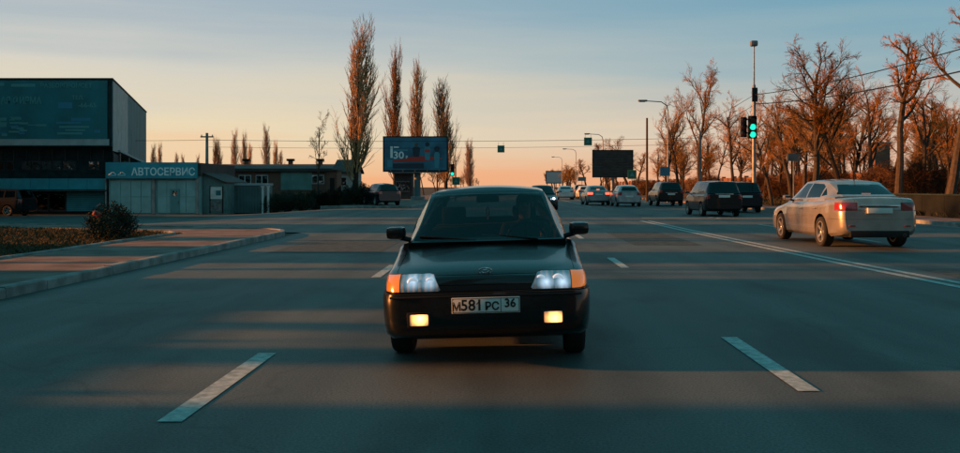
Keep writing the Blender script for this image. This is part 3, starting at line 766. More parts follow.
pm.materials.clear(); pm.materials.append(mat('dark_jacket', (.03, .032, .036), .85)); pm.materials.append(mat('skin', (.38, .23, .17), .55))
for p in pm.polygons:
    cz = p.center
    p.material_index = 1 if (cz.z > 1.045 or (cz.y > sy + .315 and cz.z > .84)) else 0
pm.transform(Matrix.Translation((HX, HY, .003)) @ Matrix.Rotation(math.pi, 4, 'Z') @ Matrix.Diagonal((HSX, 1, 1, 1)) @ rollm)
per = tag(link('person', pm), 'driver in a dark jacket holding the steering wheel of the black sedan', 'person')
def pw(mb, nm, m):
    me = mb.mesh(nm, m, True); me.transform(Matrix.Translation((HX, HY, .003)) @ Matrix.Rotation(math.pi, 4, 'Z') @ Matrix.Diagonal((HSX, 1, 1, 1)) @ rollm); link(nm, me, per)
hair = MB().lathe([(.03, .092), (.07, .075), (.088, .04), (.092, 0), (.086, -.03), (.082, -.028), (.084, 0), (.08, .035), (.06, .065), (.02, .082)], 18, 'z', closed=True)
pw(hair.xf(Matrix.Translation((ox, sy + .035, 1.20)) @ Matrix.Rotation(R(14), 4, 'X') @ Matrix.Diagonal((.92, 1.12, 1, 1))), 'hair', mat('dark_hair', (.02, .015, .012), .8))
for s in (-1, 1):
    pw(MB().lathe([(.001, -.004), (.011, -.003), (.011, .003), (.001, .006)], 10, 'y', (ox + s * .03, sy + .143, 1.19)), 'eye', M_black)
    pw(MB().cbox(ox + s * .078 - .008, ox + s * .078 + .008, sy + .03, sy + .07, 1.15, 1.205, .006), 'ear', MATS['skin'])
pw(MB().cbox(ox - .024, ox + .024, sy + .13, sy + .143, 1.115, 1.122, .003), 'mouth', mat('lips', (.30, .12, .10), .5))

# ---- other cars (driven away from us unless said otherwise)
def std(paint, kind, detail=1, lit=False, glass_=GL_dark):
    tl = M_taillit if lit else M_tail
    if kind == 'sedan':
        return dict(paint=paint, w=.895, wb=2.685, r=.325, tw=.215, crown=.03, fs=.12, rs=.10, glass=glass_, detail=detail,
            st=[(2.28, .66, .66, .30), (2.25, .70, .76, .26), (2.10, .77, .84, .22), (1.75, .84, .885, .2), (1.34, .90, .895, .19), (1.05, .955, .895, .19), (.9, .985, .895, .19), (0, 1.0, .895, .19), (-1.3, 1.03, .895, .2), (-1.7, 1.075, .885, .22), (-2.14, 1.085, .83, .27), (-2.26, 1.06, .79, .31), (-2.32, .98, .72, .36)],
            cab=[(1.10, .965, .74, .77, .955), (.30, 1.42, .59, .80, .99), (-.25, 1.445, .60, .81, 1.0), (-1.02, 1.40, .575, .80, 1.01), (-1.80, 1.09, .58, .74, 1.08)],
            side_win=[[(.72, 1.03), (-.18, 1.045), (-.18, 1.375), (.22, 1.37)], [(-.25, 1.045), (-1.02, 1.065), (-.98, 1.30), (-.80, 1.36), (-.25, 1.375)], [(-1.06, 1.085), (-1.28, 1.12), (-1.05, 1.27)]],
            mirror=(.72, 1.04), seat_y=-.2,
            carve=[carv('tail_light', .46, 1.0, -2.6, -2.0, .80, .965, tl), carv('headlight', .42, 1.0, 1.95, 2.5, .60, .73, M_lens)] +
                  ([carv('bumper', -1, 1, -2.6, -1.72, .1, .615, None, False), carv('bumper', -1, 1, 1.72, 2.6, .1, .575, None, False), carv('boot_lid', -.50, .50, -2.6, -1.84, .80, 1.3, None, False),
                    carv('door', .76, 1.1, -.21, .88, .28, 1.3), carv('door', .76, 1.1, -1.12, -.22, .28, 1.3)] if detail else []),
            handles=[(-.10, .80), (-.98, .82)] if detail else None)
    if kind == 'hatch':
        return dict(paint=paint, w=.86, wb=2.55, r=.31, tw=.19, crown=.03, fs=.12, rs=.06, glass=glass_, detail=detail,
            st=[(2.02, .66, .64, .30), (1.99, .72, .74, .26), (1.85, .80, .81, .22), (1.3, .92, .86, .2), (1.0, .98, .86, .19), (0, 1.0, .86, .19), (-1.4, 1.04, .86, .2), (-1.85, 1.03, .81, .26), (-1.95, .98, .74, .32)],
            cab=[(1.18, .96, .71, .74, .95), (.35, 1.44, .58, .77, .99), (-.3, 1.475, .585, .775, 1.0), (-1.45, 1.40, .55, .76, 1.02), (-1.86, 1.04, .60, .69, 1.03)],
            side_win=[[(.75, 1.03), (-.15, 1.045), (-.15, 1.40), (.25, 1.39)], [(-.22, 1.045), (-1.15, 1.07), (-1.25, 1.35), (-.22, 1.40)]],
            mirror=(.78, 1.04), carve=[carv('tail_light', .52, 1.0, -2.3, -1.75, .78, 1.0, tl), carv('headlight', .40, 1.0, 1.72, 2.5, .62, .76, M_lens), carv('bumper', -1, 1, -2.6, -1.6, .1, .60, None, False)], seat_y=-.1)
    if kind == 'van':
        return dict(paint=paint, w=.88, wb=2.65, r=.32, tw=.20, crown=.03, fs=.14, rs=.02, glass=glass_, detail=detail,
            st=[(2.05, .74, .66, .32), (2.02, .80, .77, .28), (1.85, .90, .84, .24), (1.45, 1.0, .88, .22), (1.2, 1.04, .88, .22), (0, 1.05, .88, .22), (-1.9, 1.07, .875, .24), (-2.13, 1.06, .83, .3), (-2.18, 1.02, .79, .36)],
            cab=[(1.42, 1.02, .76, .79, 1.01), (.55, 1.58, .62, .80, 1.05), (-.4, 1.62, .63, .805, 1.05), (-1.85, 1.57, .62, .80, 1.06), (-2.12, 1.07, .70, .77, 1.06)],
            side_win=[[(.95, 1.09), (.0, 1.10), (.0, 1.52), (.48, 1.51)], [(-.07, 1.10), (-1.0, 1.11), (-1.0, 1.52), (-.07, 1.525)], [(-1.08, 1.11), (-1.75, 1.13), (-1.68, 1.50), (-1.08, 1.52)]],
            mirror=(.95, 1.10), carve=[carv('tail_light', .66, 1.0, -2.4, -1.98, .82, 1.055, tl), carv('headlight', .42, 1.0, 1.72, 2.5, .68, .84, M_lens), carv('bumper', -1, 1, -2.6, -1.75, .1, .60, None, False)] +
              ([carv('door', .76, 1.1, .0, 1.05, .28, 1.3), carv('door', .76, 1.1, -1.05, -.02, .28, 1.3)] if detail else []), handles=[(.1, .9), (-.9, .9)] if detail else None, seat_y=.1)
    if kind == 'suv':
        return dict(paint=paint, w=.93, wb=2.7, r=.37, tw=.23, crown=.03, fs=.10, rs=.03, glass=glass_, detail=detail,
            st=[(2.2, .88, .74, .38), (2.17, .94, .84, .34), (2.0, 1.02, .90, .3), (1.3, 1.10, .93, .28), (1.0, 1.14, .93, .28), (0, 1.15, .93, .28), (-1.9, 1.17, .925, .3), (-2.2, 1.16, .87, .36), (-2.26, 1.10, .83, .44)],
            cab=[(1.15, 1.11, .79, .82, 1.10), (.45, 1.66, .66, .84, 1.15), (-.3, 1.70, .67, .845, 1.15), (-1.85, 1.65, .65, .84, 1.16), (-2.18, 1.17, .72, .80, 1.16)],
            side_win=[[(.72, 1.2), (-.1, 1.21), (-.1, 1.59), (.4, 1.58)], [(-.17, 1.21), (-1.05, 1.22), (-1.05, 1.59), (-.17, 1.6)], [(-1.13, 1.22), (-1.8, 1.25), (-1.72, 1.56), (-1.13, 1.59)]],
            mirror=(.74, 1.22), carve=[carv('tail_light', .66, 1.0, -2.5, -2.05, .92, 1.14, tl), carv('headlight', .44, 1.0, 1.9, 2.5, .80, .95, M_lens), carv('bumper', -1, 1, -2.6, -1.85, .1, .68, None, False)], seat_y=-.05)
HB = Matrix.Identity(4)
def rear_trim(part, root, yb, zp, lidz=None, chrome=False, face=M_plate):
    part('number_plate', MB().cbox(-.26, .26, yb - .012, yb + .05, zp - .056, zp + .056, .004).mesh('number_plate', face))
    if chrome: part('chrome_bar', MB().cbox(-.42, .42, yb - .012, yb + .06, zp + .085, zp + .115, .008).mesh('chrome_bar', M_chrome))

P_silver = paintm('silver_car_paint', (.30, .285, .255), .5, .26, 1.0)
sed, sp, spp = car('sedan', 'silver sedan with sunlit side and lit high brake lamp, across the double line', 'car', std(P_silver, 'sedan', 1, False), (8.15, 22.1, .003), R(1)); sed.scale = (1.05, 1.05, 1.05)
rear_trim(sp, sed, -2.335, .80, chrome=True)
sp('brake_lamp', MB().cbox(-.09, .09, -1.66, -1.60, 1.135, 1.16, .006).mesh('brake_lamp', mat('brake_lit', (.6, .1, .05), .3, emit=(1, .22, .08), estr=1.6)))
sp('lower_trim', MB().cbox(-.62, .62, -2.335, -2.2, .24, .385, .02).mesh('lower_trim', M_dark, True))
for s_ in (-1, 1): sp('reflector', MB().cbox(s_ * .58 - .07, s_ * .58 + .07, -2.338, -2.28, .47, .50, .008).mesh('reflector', M_tail))
sp('antenna', MB().tube([(0, -.95, 1.43), (0, -1.12, 1.50)], [.012, .005], 6).mesh('antenna', M_dark))
sp('exhaust', MB().lathe([(.03, 0), (.03, .14), (.024, .14), (.024, 0)], 12, 'y', (.5, -2.36, .29), closed=True).mesh('exhaust', M_chrome))

P_dk1 = paintm('graphite_car_paint', (.007, .008, .009), .0, .3, .4); P_dk2 = paintm('dark_blue_car_paint', (.005, .009, .014), .0, .3, .4); P_dk3 = paintm('dark_green_car_paint', (.006, .009, .009), .0, .3, .4)
P_wh = paintm('white_car_paint', (.50, .52, .50), .0, .4); P_gy = paintm('grey_car_paint', (.20, .21, .20), .4); P_lb = paintm('pale_silver_car_paint', (.33, .36, .36), .4)
v1, vp, _ = car('minivan', 'black minivan with tall tail lamps braking behind the traffic light pole', 'car', std(P_dk1, 'van', 1), (9.95, 43.3, .003), R(2))
rear_trim(vp, v1, -2.195, .93, chrome=True); vp('roof_rail', MB().tube([(.60, .3, 1.60), (.60, -1.6, 1.60)], .018, 6).mesh('roof_rail', M_chrome)); vp('roof_rail', MB().tube([(-.60, .3, 1.60), (-.60, -1.6, 1.60)], .018, 6).mesh('roof_rail', M_chrome))
c2, q, _ = car('suv', 'dark blue estate car half hidden behind the black minivan, next lane', 'car', std(P_dk2, 'van', 0), (12.75, 49.5, .003), R(0)); rear_trim(q, c2, -2.195, .85)
c3, q, _ = car('suv', 'black off-roader with red tail lamps under the blue road sign', 'car', std(P_dk3, 'suv', 0), (11.75, 66, .003), R(1)); rear_trim(q, c3, -2.28, .85, chrome=True)
c4, q, _ = car('hatchback', 'pale silver hatchback with dark rear window between grey sedan and off-roader', 'car', std(P_lb, 'hatch', 0), (8.55, 64, .003), R(1)); rear_trim(q, c4, -1.97, .70)
c5, q, _ = car('sedan', 'grey sedan with both tail lamps lit, beside the pale silver hatchback', 'car', std(P_gy, 'sedan', 0, True), (6.85, 68.5, .003), R(2)); rear_trim(q, c5, -2.335, .80)
q('brake_lamp', MB().cbox(-.12, .12, -1.66, -1.60, 1.14, 1.19, .006).mesh('brake_lamp', MATS['brake_lit']))
c6, q, _ = car('sedan', 'small white sedan far up the road ahead of the grey sedan', 'car', std(P_wh, 'sedan', 0), (6.5, 98, .003), 0); rear_trim(q, c6, -2.335, .80)
c7, q, _ = car('minivan', 'dark minivan far up the road beside the small white sedan', 'car', std(P_dk1, 'van', 0), (9.3, 112, .003), 0); rear_trim(q, c7, -2.195, .85)
c8, q, _ = car('hatchback', 'white hatchback far up the road behind the grey sedan', 'car', std(P_wh, 'hatch', 0), (9.1, 104, .003), 0); rear_trim(q, c8, -1.97, .7)
# oncoming dark car half hidden behind the black sedan
c9, q, _ = car('sedan', 'dark sedan with headlights on following behind the black sedan', 'car', std(P_dk3, 'sedan', 0), (2.25, 55.2, .003), math.pi)
for s in (-1, 1): q('headlamp_bulb', MB().lathe([(.001, .02), (.07, .012), (.08, 0)], 14, 'y', (s * .62, 2.24, .665)).mesh('headlamp_bulb', M_hlit))
q('number_plate', MB().cbox(-.26, .26, 2.26, 2.30, .40, .51, .004).mesh('number_plate', M_plate))
# parked cars on the left
c10, q, _ = car('hatchback', 'dark hatchback waiting at the corner beside the billboard post', 'car', std(P_dk2, 'hatch', 0, False), (-8.6, 62.5, .11), R(25))
c11, q, _ = car('minivan', 'dark minivan parked in front of the large teal commercial building', 'car', std(P_dk1, 'van', 0), (-31.2, 55.2, gz(-31, 55) + .006), R(84))
#@@PART3
# ------------------------------------------------------------------ left side buildings
YB = 57.5; G = -.4
def bx3(mb, px0, px1, py0, py1, y0, y1, Y=YB, mi=0):
    return mb.box(PX(px0, Y), PX(px1, Y), y0, y1, PZ(py1, Y), PZ(py0, Y), mi)
M_teal = mat('teal_cladding', (.012, .15, .175), .7, var=.2, scale=.7)
M_teal2 = mat('teal_fascia', (.022, .28, .35), .6, var=.15, scale=1.2)
M_tealprint = mat('faded_teal_print', (.07, .27, .27), .7)
M_blueprint = mat('faded_blue_print', (.03, .20, .30), .7)
M_pale = mat('pale_panel', (.33, .38, .38), .7, var=.15, scale=1.5)
M_palewall = mat('pale_wall', (.24, .41, .41), .85, var=.2, scale=.9)
M_darkwall = mat('dark_wall', spec=.12, col=(.05, .06, .06), rough=.85, var=.25, scale=1.3)
M_darkrec = mat('dark_cladding', spec=.12, col=(.018, .032, .035), rough=.8, var=.25, scale=2)
M_roof = mat('roof_sheet', (.06, .045, .04), .8, var=.25, scale=1.2)

bb = empty('commercial_building', (PX(112, YB) - 8, YB, G), 0, 'large teal two-storey building with a wide printed advertising front', 'building')
bl = bb.location
def bpart(nm, mb, m, parent=bb, sm=False):
    o = mb.obj(nm, m, parent, sm)
    o.matrix_parent_inverse = Matrix.Translation(-bl); return o
def spart(nm, mb, m, parent): return mb.obj(nm, m, parent)
xr = PX(112, YB); zt = PZ(80, YB); zb_ = PZ(146, YB); xl = -48
back = (-8.0, 25.5)
# upper storey block (slanted right end as in the picture), lower storey set back under it
bpart('wall', MB().prism([(xl, YB), (xr, YB), (xr + back[0], YB + back[1]), (xl + back[0], YB + back[1])], zb_, zt), M_teal)
bpart('wall', MB().prism([(xl, YB + .9), (xr - .35, YB + .9), (xr + back[0] - .35, YB + back[1] - .2), (xl + back[0], YB + back[1] - .2)], G - .2, zb_ - .003), M_darkrec)
bpart('roof_edge', MB().prism([(xl - .1, YB - .06), (xr + .08, YB - .06), (xr + back[0] + .08, YB + back[1]), (xl + back[0], YB + back[1])], zt + .002, zt + .12), M_darkrec)
ad = bpart('advertising_panel', MB().box(xl, xr - .25, YB - .10, YB - .002, zb_ + .45, zt - .06), M_teal)
bpart('fascia_strip', MB().box(xl, xr - .12, YB - .16, YB - .002, zb_ + .03, zb_ + .43), M_pale)
bpart('corner_post', MB().box(xr - .2, xr + .02, YB - .13, YB - .003, zb_, zt), M_darkrec)
def adp(nm, px0, px1, py0, py1, m, d=.006):
    o = bx3(MB(), px0, px1, py0, py1, YB - .10 - d, YB - .1005).obj(nm, m, ad); return o
rr_ = random.Random(11)
def tx(t, size, m, px, py, Y, yy, parent, sx=1.0, bold=.0, depth=.004):
    o = text(t, size, m, (PX(px, Y), yy, PZ(py, Y)), parent, sx=sx, bold=bold, depth=depth); return o
tx('АЯ ФИРМА', .62, M_tealprint, 22, 101, YB, YB - .106, ad, .78, .01)
tx('РАЗБОРПРОМСЕТ', .40, M_tealprint, 67, 86, YB, YB - .106, ad, .92, .004)
tx('ТЕЛ.', .34, M_tealprint, 78.5, 98, YB, YB - .106, ad, 1.0, .006)
tx('-66-65', .42, M_tealprint, 88, 105.5, YB, YB - .106, ad, 1.05, .008)
adp('print', 59, 73, 102.5, 108.5, M_blueprint)
adp('print', 12, 36, 84, 87, M_tealprint); adp('print', -6, 5, 83, 86, M_tealprint)
for (a, b, c, d, m) in ((72, 91, 118, 121, M_blueprint), (57, 82, 121.8, 124, M_blueprint), (66, 86, 129.5, 131, M_tealprint), (58, 83, 132.5, 134.5, M_tealprint), (95, 101, 130, 133, M_blueprint), (60, 90, 126, 128, M_tealprint)):
    adp('print', a, b, c, d, m)
for i in range(34):                                  # the picture of goods printed on the left half
    x = rr_.uniform(-12, 42); y = rr_.uniform(115, 134); h = rr_.uniform(.8, 3.2)
    if y > 124 or x < 22: adp('print', x, x + rr_.uniform(3, 11), y, y + h, rr_.choice([M_tealprint, M_blueprint]), .005 + i * .0004)
# side end: pale panel then dark cladding
def endp(nm, t0, t1, z0, z1, m, pr=.04):
    a = Vector((xr + back[0] * t0, YB + back[1] * t0)); b = Vector((xr + back[0] * t1, YB + back[1] * t1)); t = (b - a).normalized(); n = Vector((t.y, -t.x))
    return bpart(nm, MB().prism([(a.x + n.x * .003, a.y + n.y * .003), (a.x + n.x * pr, a.y + n.y * pr), (b.x + n.x * pr, b.y + n.y * pr), (b.x + n.x * .003, b.y + n.y * .003)], z0, z1), m)
for k in range(4): endp('pale_panel', .01 + .09 * k, .098 + .09 * k, zb_ - .3, zt - .03, M_pale)
for k in range(7): endp('dark_panel', .378 + .088 * k, .464 + .088 * k, zb_ - .4, zt - .03, M_teal)
endp('end_wall', .02, .99, G, zb_ - .45, M_darkwall, .03)
# first floor window strip with reflections
yw = YB + .9
for (a, b) in ((-22, -14), (-12, -4), (0, 6), (15, 24), (25, 34), (35, 44), (46, 54), (57, 69), (83, 93)):
    wn = bx3(MB(), a - .6, b + .6, 160.5, 170, yw - .05, yw - .003).obj('window', M_darkwall, bb); wn.matrix_parent_inverse = Matrix.Translation(-bl)
    bx3(MB(), a, b, 161.5, 169, yw - .075, yw - .052).obj('pane', GL_win, wn)
for px in range(-20, 110, 13): bpart('wall_rib', bx3(MB(), px, px + .8, 149, 160, yw - .06, yw - .003), M_darkwall)
# teal awning band in bays, shop fronts below
for a in range(-46, 106, 19): bpart('awning_panel', bx3(MB(), a, a + 18.7, 178.5, 189.5, YB + .05, YB + .85), M_teal2)
bpart('awning_shelf', bx3(MB(), -46, 107, 190, 191.3, YB - .25, YB + .88), M_darkwall)
sh = bpart('roller_shutter', bx3(MB(), 60, 100, 192, 212, YB + .78, YB + .89), M_darkwall)
for k in range(11): spart('slat', bx3(MB(), 61, 99, 192.4 + k * 1.75, 193.9 + k * 1.75, YB + .73, YB + .779), M_teal2, sh)
for a in (26, 44): bpart('shop_window_frame', bx3(MB(), a - 1, a + 16, 193, 212, YB + .80, YB + .89), M_darkwall); bpart('shop_window', bx3(MB(), a, a + 15, 194, 210, YB + .77, YB + .798), GL_win)
bpart('wall_lamp', bx3(MB(), 11, 19, 194, 199, YB + .6, YB + .89), M_white)
# stair canopy on the side
st_ = empty('side_stair', (-24, 60, G), 0, 'pale sloping stair canopy rising against the end of the teal building', 'stair')
def put(nm, mb, m, root, sm=False):
    o = mb.obj(nm, m, root, sm); o.matrix_parent_inverse = Matrix.Translation(-Vector(root.location)); return o
p0 = Vector((PX(113, 60.5), 60.5, PZ(150, 60.5))); p1 = Vector((PX(142, 66), 66.0, PZ(163.5, 66)))
put('canopy', MB().add([p0 + Vector((-.5, 0, 0)), p0 + Vector((.5, 0, 0)), p1 + Vector((.5, 0, 0)), p1 + Vector((-.5, 0, 0)), p0 + Vector((-.5, 0, -.14)), p0 + Vector((.5, 0, -.14)), p1 + Vector((.5, 0, -.14)), p1 + Vector((-.5, 0, -.14))],
    [(0, 1, 2, 3), (7, 6, 5, 4), (0, 4, 5, 1), (1, 5, 6, 2), (2, 6, 7, 3), (3, 7, 4, 0)]), M_pale, st_)
for t in (.05, .35, .65, .95):
    q_ = p0.lerp(p1, t); put('post', MB().box(q_.x + .3, q_.x + .4, q_.y - .05, q_.y + .05, G, q_.z - .145), M_steel, st_)

# ---- garage with the sign
ga = empty('garage', (PX(152, YB), YB, G), 0, 'pale two-bay car workshop under a teal lettered fascia', 'building')
def gp(nm, mb, m, parent=None):
    o = mb.obj(nm, m, parent or ga)
    if parent is None: o.matrix_parent_inverse = Matrix.Translation(-Vector(ga.location))
    return o
gx0, gx1 = PX(105, YB) + .25, PX(200, YB)
gp('wall', MB().box(gx0, gx1, YB, YB + 7, G - .2, PZ(176, YB)), M_palewall)
gp('roof', MB().box(gx0 - .1, gx1 + .1, YB - .1, YB + 7.1, PZ(176, YB) + .002, PZ(163, YB)), M_roof)
fa = gp('fascia', MB().box(gx0 - .05, gx1 - .1, YB - .38, YB - .105, PZ(178.5, YB), PZ(162.5, YB)), M_teal2)
tx('АВТОСЕРВИС', .66, mat('sign_white', (.80, .86, .86), .6), 165.5, 172.3, YB, YB - .385, fa, .90, .014)
for cxp in (115, 124):                               # two little car outlines on the sign
    mb = MB(); X0 = PX(cxp, YB); Z0 = PZ(175.5, YB)
    mb.tube([(X0 - .22, 0, Z0), (X0 - .2, 0, Z0 + .08), (X0 - .1, 0, Z0 + .10), (X0 - .04, 0, Z0 + .18), (X0 + .1, 0, Z0 + .18), (X0 + .17, 0, Z0 + .1), (X0 + .24, 0, Z0 + .07), (X0 + .24, 0, Z0), (X0 - .22, 0, Z0)], .02, 4)
    mb.xf(Matrix.Translation((0, YB - .39, 0))); spart('car_outline', mb, MATS['sign_white'], fa)
for (a, b, nm) in ((111, 152, 'gate'), (158, 196, 'gate')):
    gt = gp(nm, bx3(MB(), a, b, 180, 213.4, YB - .07, YB - .003), M_palewall)
    nl = 4
    for k in range(nl):
        xa = lerp(a, b, k / nl) + .3; xb = lerp(a, b, (k + 1) / nl) - .3
        spart('gate_panel', bx3(MB(), xa, xb, 181, 196.5, YB - .10, YB - .071), mat('gate_paint', (.25, .45, .45), .6, var=.12, scale=1.5), gt)
        spart('gate_panel', bx3(MB(), xa, xb, 197.2, 213, YB - .10, YB - .071), MATS['gate_paint'], gt)
for px in (105.5, 154, 197.5): gp('pillar', bx3(MB(), px - 1.5 + (2 if px < 110 else 0), px + 1.5, 178.6, 214, YB - .16, YB - .002), M_concrete)
dr = gp('door', bx3(MB(), 171, 180.5, 189, 213.2, YB - .14, YB - .101), mat('teal_door', (.10, .27, .28), .6))
spart('pane', bx3(MB(), 173.5, 178, 191, 196, YB - .155, YB - .141), GL_win, dr); spart('handle', bx3(MB(), 179, 179.8, 201, 203, YB - .19, YB - .141), M_steel, dr)

# ---- lean-to shed, notice stand, container
sdx0, sdx1 = PX(200.6, YB), PX(223, YB)
sd_ = empty('shed', ((sdx0 + sdx1) / 2, YB + .4, G), 0, 'small grey-green lean-to shed beside the workshop', 'shed')
put('wall', MB().prism_ax([(sdx0, G - .2), (sdx1, G - .2), (sdx1, PZ(183, YB)), (sdx0, PZ(173, YB))], YB + .4, YB + 5, 'y'), mat('shed_wall', (.10, .17, .165), .85, var=.2, scale=2), sd_)
put('roof', MB().prism_ax([(sdx0, PZ(173, YB) + .003), (sdx1 + .1, PZ(183, YB) + .003), (sdx1 + .1, PZ(183, YB) + .07), (sdx0, PZ(173, YB) + .07)], YB + .2, YB + 5.2, 'y'), M_roof, sd_)
ns = empty('notice_stand', (PX(216.5, 56.4), 56.4, gz(-18, 56.4)), 0, 'white poster board on dark posts in front of the lean-to shed', 'sign')
for px in (210, 222.6): put('post', bx3(MB(), px - .5, px + .5, 186, 213.3, 56.4, 56.48, 56.4), M_dark, ns)
pb = put('poster_panel', bx3(MB(), 210.6, 222, 187, 199, 56.38, 56.43, 56.4), M_white, ns); bx3(MB(), 216, 221, 190.5, 195.5, 56.375, 56.3795, 56.4).obj('print', M_teal, pb)
pb = put('poster_panel', bx3(MB(), 210.6, 222, 201, 211, 56.38, 56.43, 56.4), mat('grey_board', (.16, .20, .20), .7, var=.6, scale=5, col2=(.05, .07, .07)), ns)
ct = empty('container', (PX(243, 60), 60, G), 0, 'low grey-green metal container between the notice stand and the dark bushes', 'container')
M_cont = mat('container_paint', (.085, .15, .15), .6, var=.2, scale=1.2)
put('body', bx3(MB(), 224, 263, 185.5, 213, 60, 62.4, 60), M_cont, ct)
put('lid', bx3(MB(), 223.4, 263.6, 183.2, 185.4, 59.9, 62.5, 60), M_pale, ct)
for k in range(12): put('rib', bx3(MB(), 225.5 + k * 3.1, 226.6 + k * 3.1, 186, 212.6, 59.94, 59.998, 60), M_cont, ct)
for i, px in enumerate((262.5, 268)):
    mb = MB().box(PX(px, 59) - .06, PX(px, 59) + .06, 59, 59.12, G - .1, PZ(187, 59)); mb.box(PX(px, 59) - .1, PX(px, 59) + .1, 58.96, 59.16, PZ(187, 59), PZ(186, 59))
    tag(mb.obj('fence_post', M_white), ['pale square post at the end of the grey-green container', 'pale square post beside the dark bushes, away from the container'][i], 'post')

# ---- long brick workshop behind, small white gabled house
Y2 = 80.0; z2 = lambda p: PZ(p, Y2); x2 = lambda p: PX(p, Y2)
lw = empty('brick_building', (x2(265), Y2, -.4), 0, 'long low brick workshop with chimney vents along its dark roof', 'building')
put('wall', MB().box(x2(203), x2(335), Y2, Y2 + 8, -.5, z2(171)), M_brick, lw)
put('roof', MB().prism_ax([(Y2 - .3, z2(171.5)), (Y2 + 8.3, z2(171.5)), (Y2 + 8.3, z2(168)), (Y2 + 4, z2(163)), (Y2 - .3, z2(168.5))], x2(202), x2(336), 'x'), M_roof, lw)
put('plaster_band', MB().box(x2(281), x2(312), Y2 - .05, Y2 - .003, z2(190), z2(172.2)), mat('mint_plaster', (.16, .28, .25), .85, var=.2, scale=.8), lw)
for px in (235, 281, 312):
    c_ = put('vent', MB().box(x2(px) - .18, x2(px) + .18, Y2 + 3.4, Y2 + 3.8, z2(167), z2(160)), M_brick, lw)
    MB().box(x2(px) - .32, x2(px) + .32, Y2 + 3.3, Y2 + 3.9, z2(160) + .002, z2(157.6)).obj('cap', M_dark, c_)
for px in (215, 228, 245, 262, 318):
    wn = put('window', MB().box(x2(px) - .55, x2(px) + .55, Y2 - .04, Y2 - .003, z2(184), z2(175)), M_white, lw)
    for k in (-1, 1): MB().box(x2(px) + k * .27 - .22, x2(px) + k * .27 + .22, Y2 - .06, Y2 - .041, z2(183.3), z2(175.8)).obj('pane', GL_win, wn)
Y3 = 76.0
wh = empty('house', (PX(342, Y3), Y3, -.2), 0, 'small pale gabled house at the end of the brick workshop', 'house')
hx0, hx1 = PX(334, Y3), PX(352, Y3)
put('wall', MB().box(hx0, hx1, Y3, Y3 + 5, -.5, PZ(172, Y3)), mat('house_plaster', (.36, .36, .34), .85, var=.15, scale=1), wh)
put('gable', MB().prism_ax([(Y3, PZ(172, Y3) + .002), (Y3 + 5, PZ(172, Y3) + .002), (Y3 + 2.5, PZ(160, Y3) - .05)], hx0 + .02, hx1 - .02, 'x'), MATS['house_plaster'], wh)
put('roof', MB().prism_ax([(Y3 - .3, PZ(172, Y3) - .1), (Y3 + 2.5, PZ(160, Y3) - .01), (Y3 + 5.3, PZ(172, Y3) - .1), (Y3 + 5.3, PZ(172, Y3) + .02), (Y3 + 2.5, PZ(160, Y3) + .11), (Y3 - .3, PZ(172, Y3) + .02)], hx0 - .2, hx1 + .2, 'x'), M_roof, wh)
wn = put('window', MB().box(PX(341, Y3), PX(347, Y3), Y3 - .03, Y3 - .003, PZ(186, Y3), PZ(177, Y3)), M_white, wh); MB().box(PX(341.6, Y3), PX(346.4, Y3), Y3 - .045, Y3 - .031, PZ(185.4, Y3), PZ(177.6, Y3)).obj('pane', GL_win, wn)
cs = empty('brick_hut', (PX(331, 72), 72, -.3), 0, 'narrow sunlit brick hut in front of the gabled house', 'hut')
put('wall', MB().box(PX(327, 72), PX(337, 72), 72, 74, -.5, PZ(171, 72)), M_brick, cs); put('roof', MB().box(PX(326, 72), PX(338, 72), 71.8, 74.2, PZ(171, 72) + .002, PZ(169.6, 72)), M_roof, cs)
put('door', MB().box(PX(330, 72), PX(334.5, 72), 71.95, 71.997, -.3, PZ(178, 72)), M_dark, cs)
ks = empty('kiosk', (PX(403, 92), 92, .1), 0, 'dark boxy kiosk under the wide billboard', 'kiosk')
put('wall', MB().cbox(PX(394, 92), PX(412, 92), 92, 94, -.1, PZ(174, 92), .05), M_darkwall, ks); put('roof', MB().box(PX(392.5, 92), PX(413.5, 92), 91.6, 94.3, PZ(174, 92) + .002, PZ(172.3, 92)), M_roof, ks)
wn = put('window', MB().box(PX(396, 92), PX(410, 92), 91.94, 91.998, PZ(192, 92), PZ(181, 92)), M_steel, ks)
for k in range(3): MB().box(PX(396.5 + 4.6 * k, 92), PX(400.6 + 4.6 * k, 92), 91.91, 91.938, PZ(191, 92), PZ(182, 92)).obj('pane', GL_win, wn)

# ---- billboard on the left
YL = 86.0
bb2 = empty('billboard', (PX(417, YL), YL, .1), 0, 'wide blue billboard with a red band on a thick post before the poplars', 'billboard')
put('post', MB().lathe([(.36, -.2), (.32, .1), (.30, PZ(171, YL))], 16, 'z', (PX(417, YL), YL + .3, 0)), mat('post_teal', (.06, .13, .14), .6), bb2, True)
put('base', MB().cbox(PX(411, YL), PX(424, YL), YL - .3, YL + .9, -.1, .45, .04), M_concrete, bb2)
put('frame', bx3(MB(), 383, 448, 136.3, 171.8, YL - .10, YL + .6, YL), M_dark, bb2)
pn = put('panel', bx3(MB(), 384.4, 446.8, 137.5, 170.2, YL - .16, YL - .101, YL), mat('billboard_blue', (.025, .20, .30), .5, var=.5, scale=.5, col2=(.012, .07, .11)), bb2)
def pnp(nm, a, b, c, d, m, k=0): return bx3(MB(), a, b, c, d, YL - .166 - k * .004, YL - .1605, YL).obj(nm, m, pn)
M_redp = mat('print_red', (.5, .04, .03), .6); M_whp = mat('print_white', (.75, .8, .8), .6); M_navy = mat('print_navy', (.012, .03, .05), .6); M_cyan = mat('print_cyan', (.05, .25, .32), .6)
bx3(MB(), 0, 0, 0, 0, 0, 0)
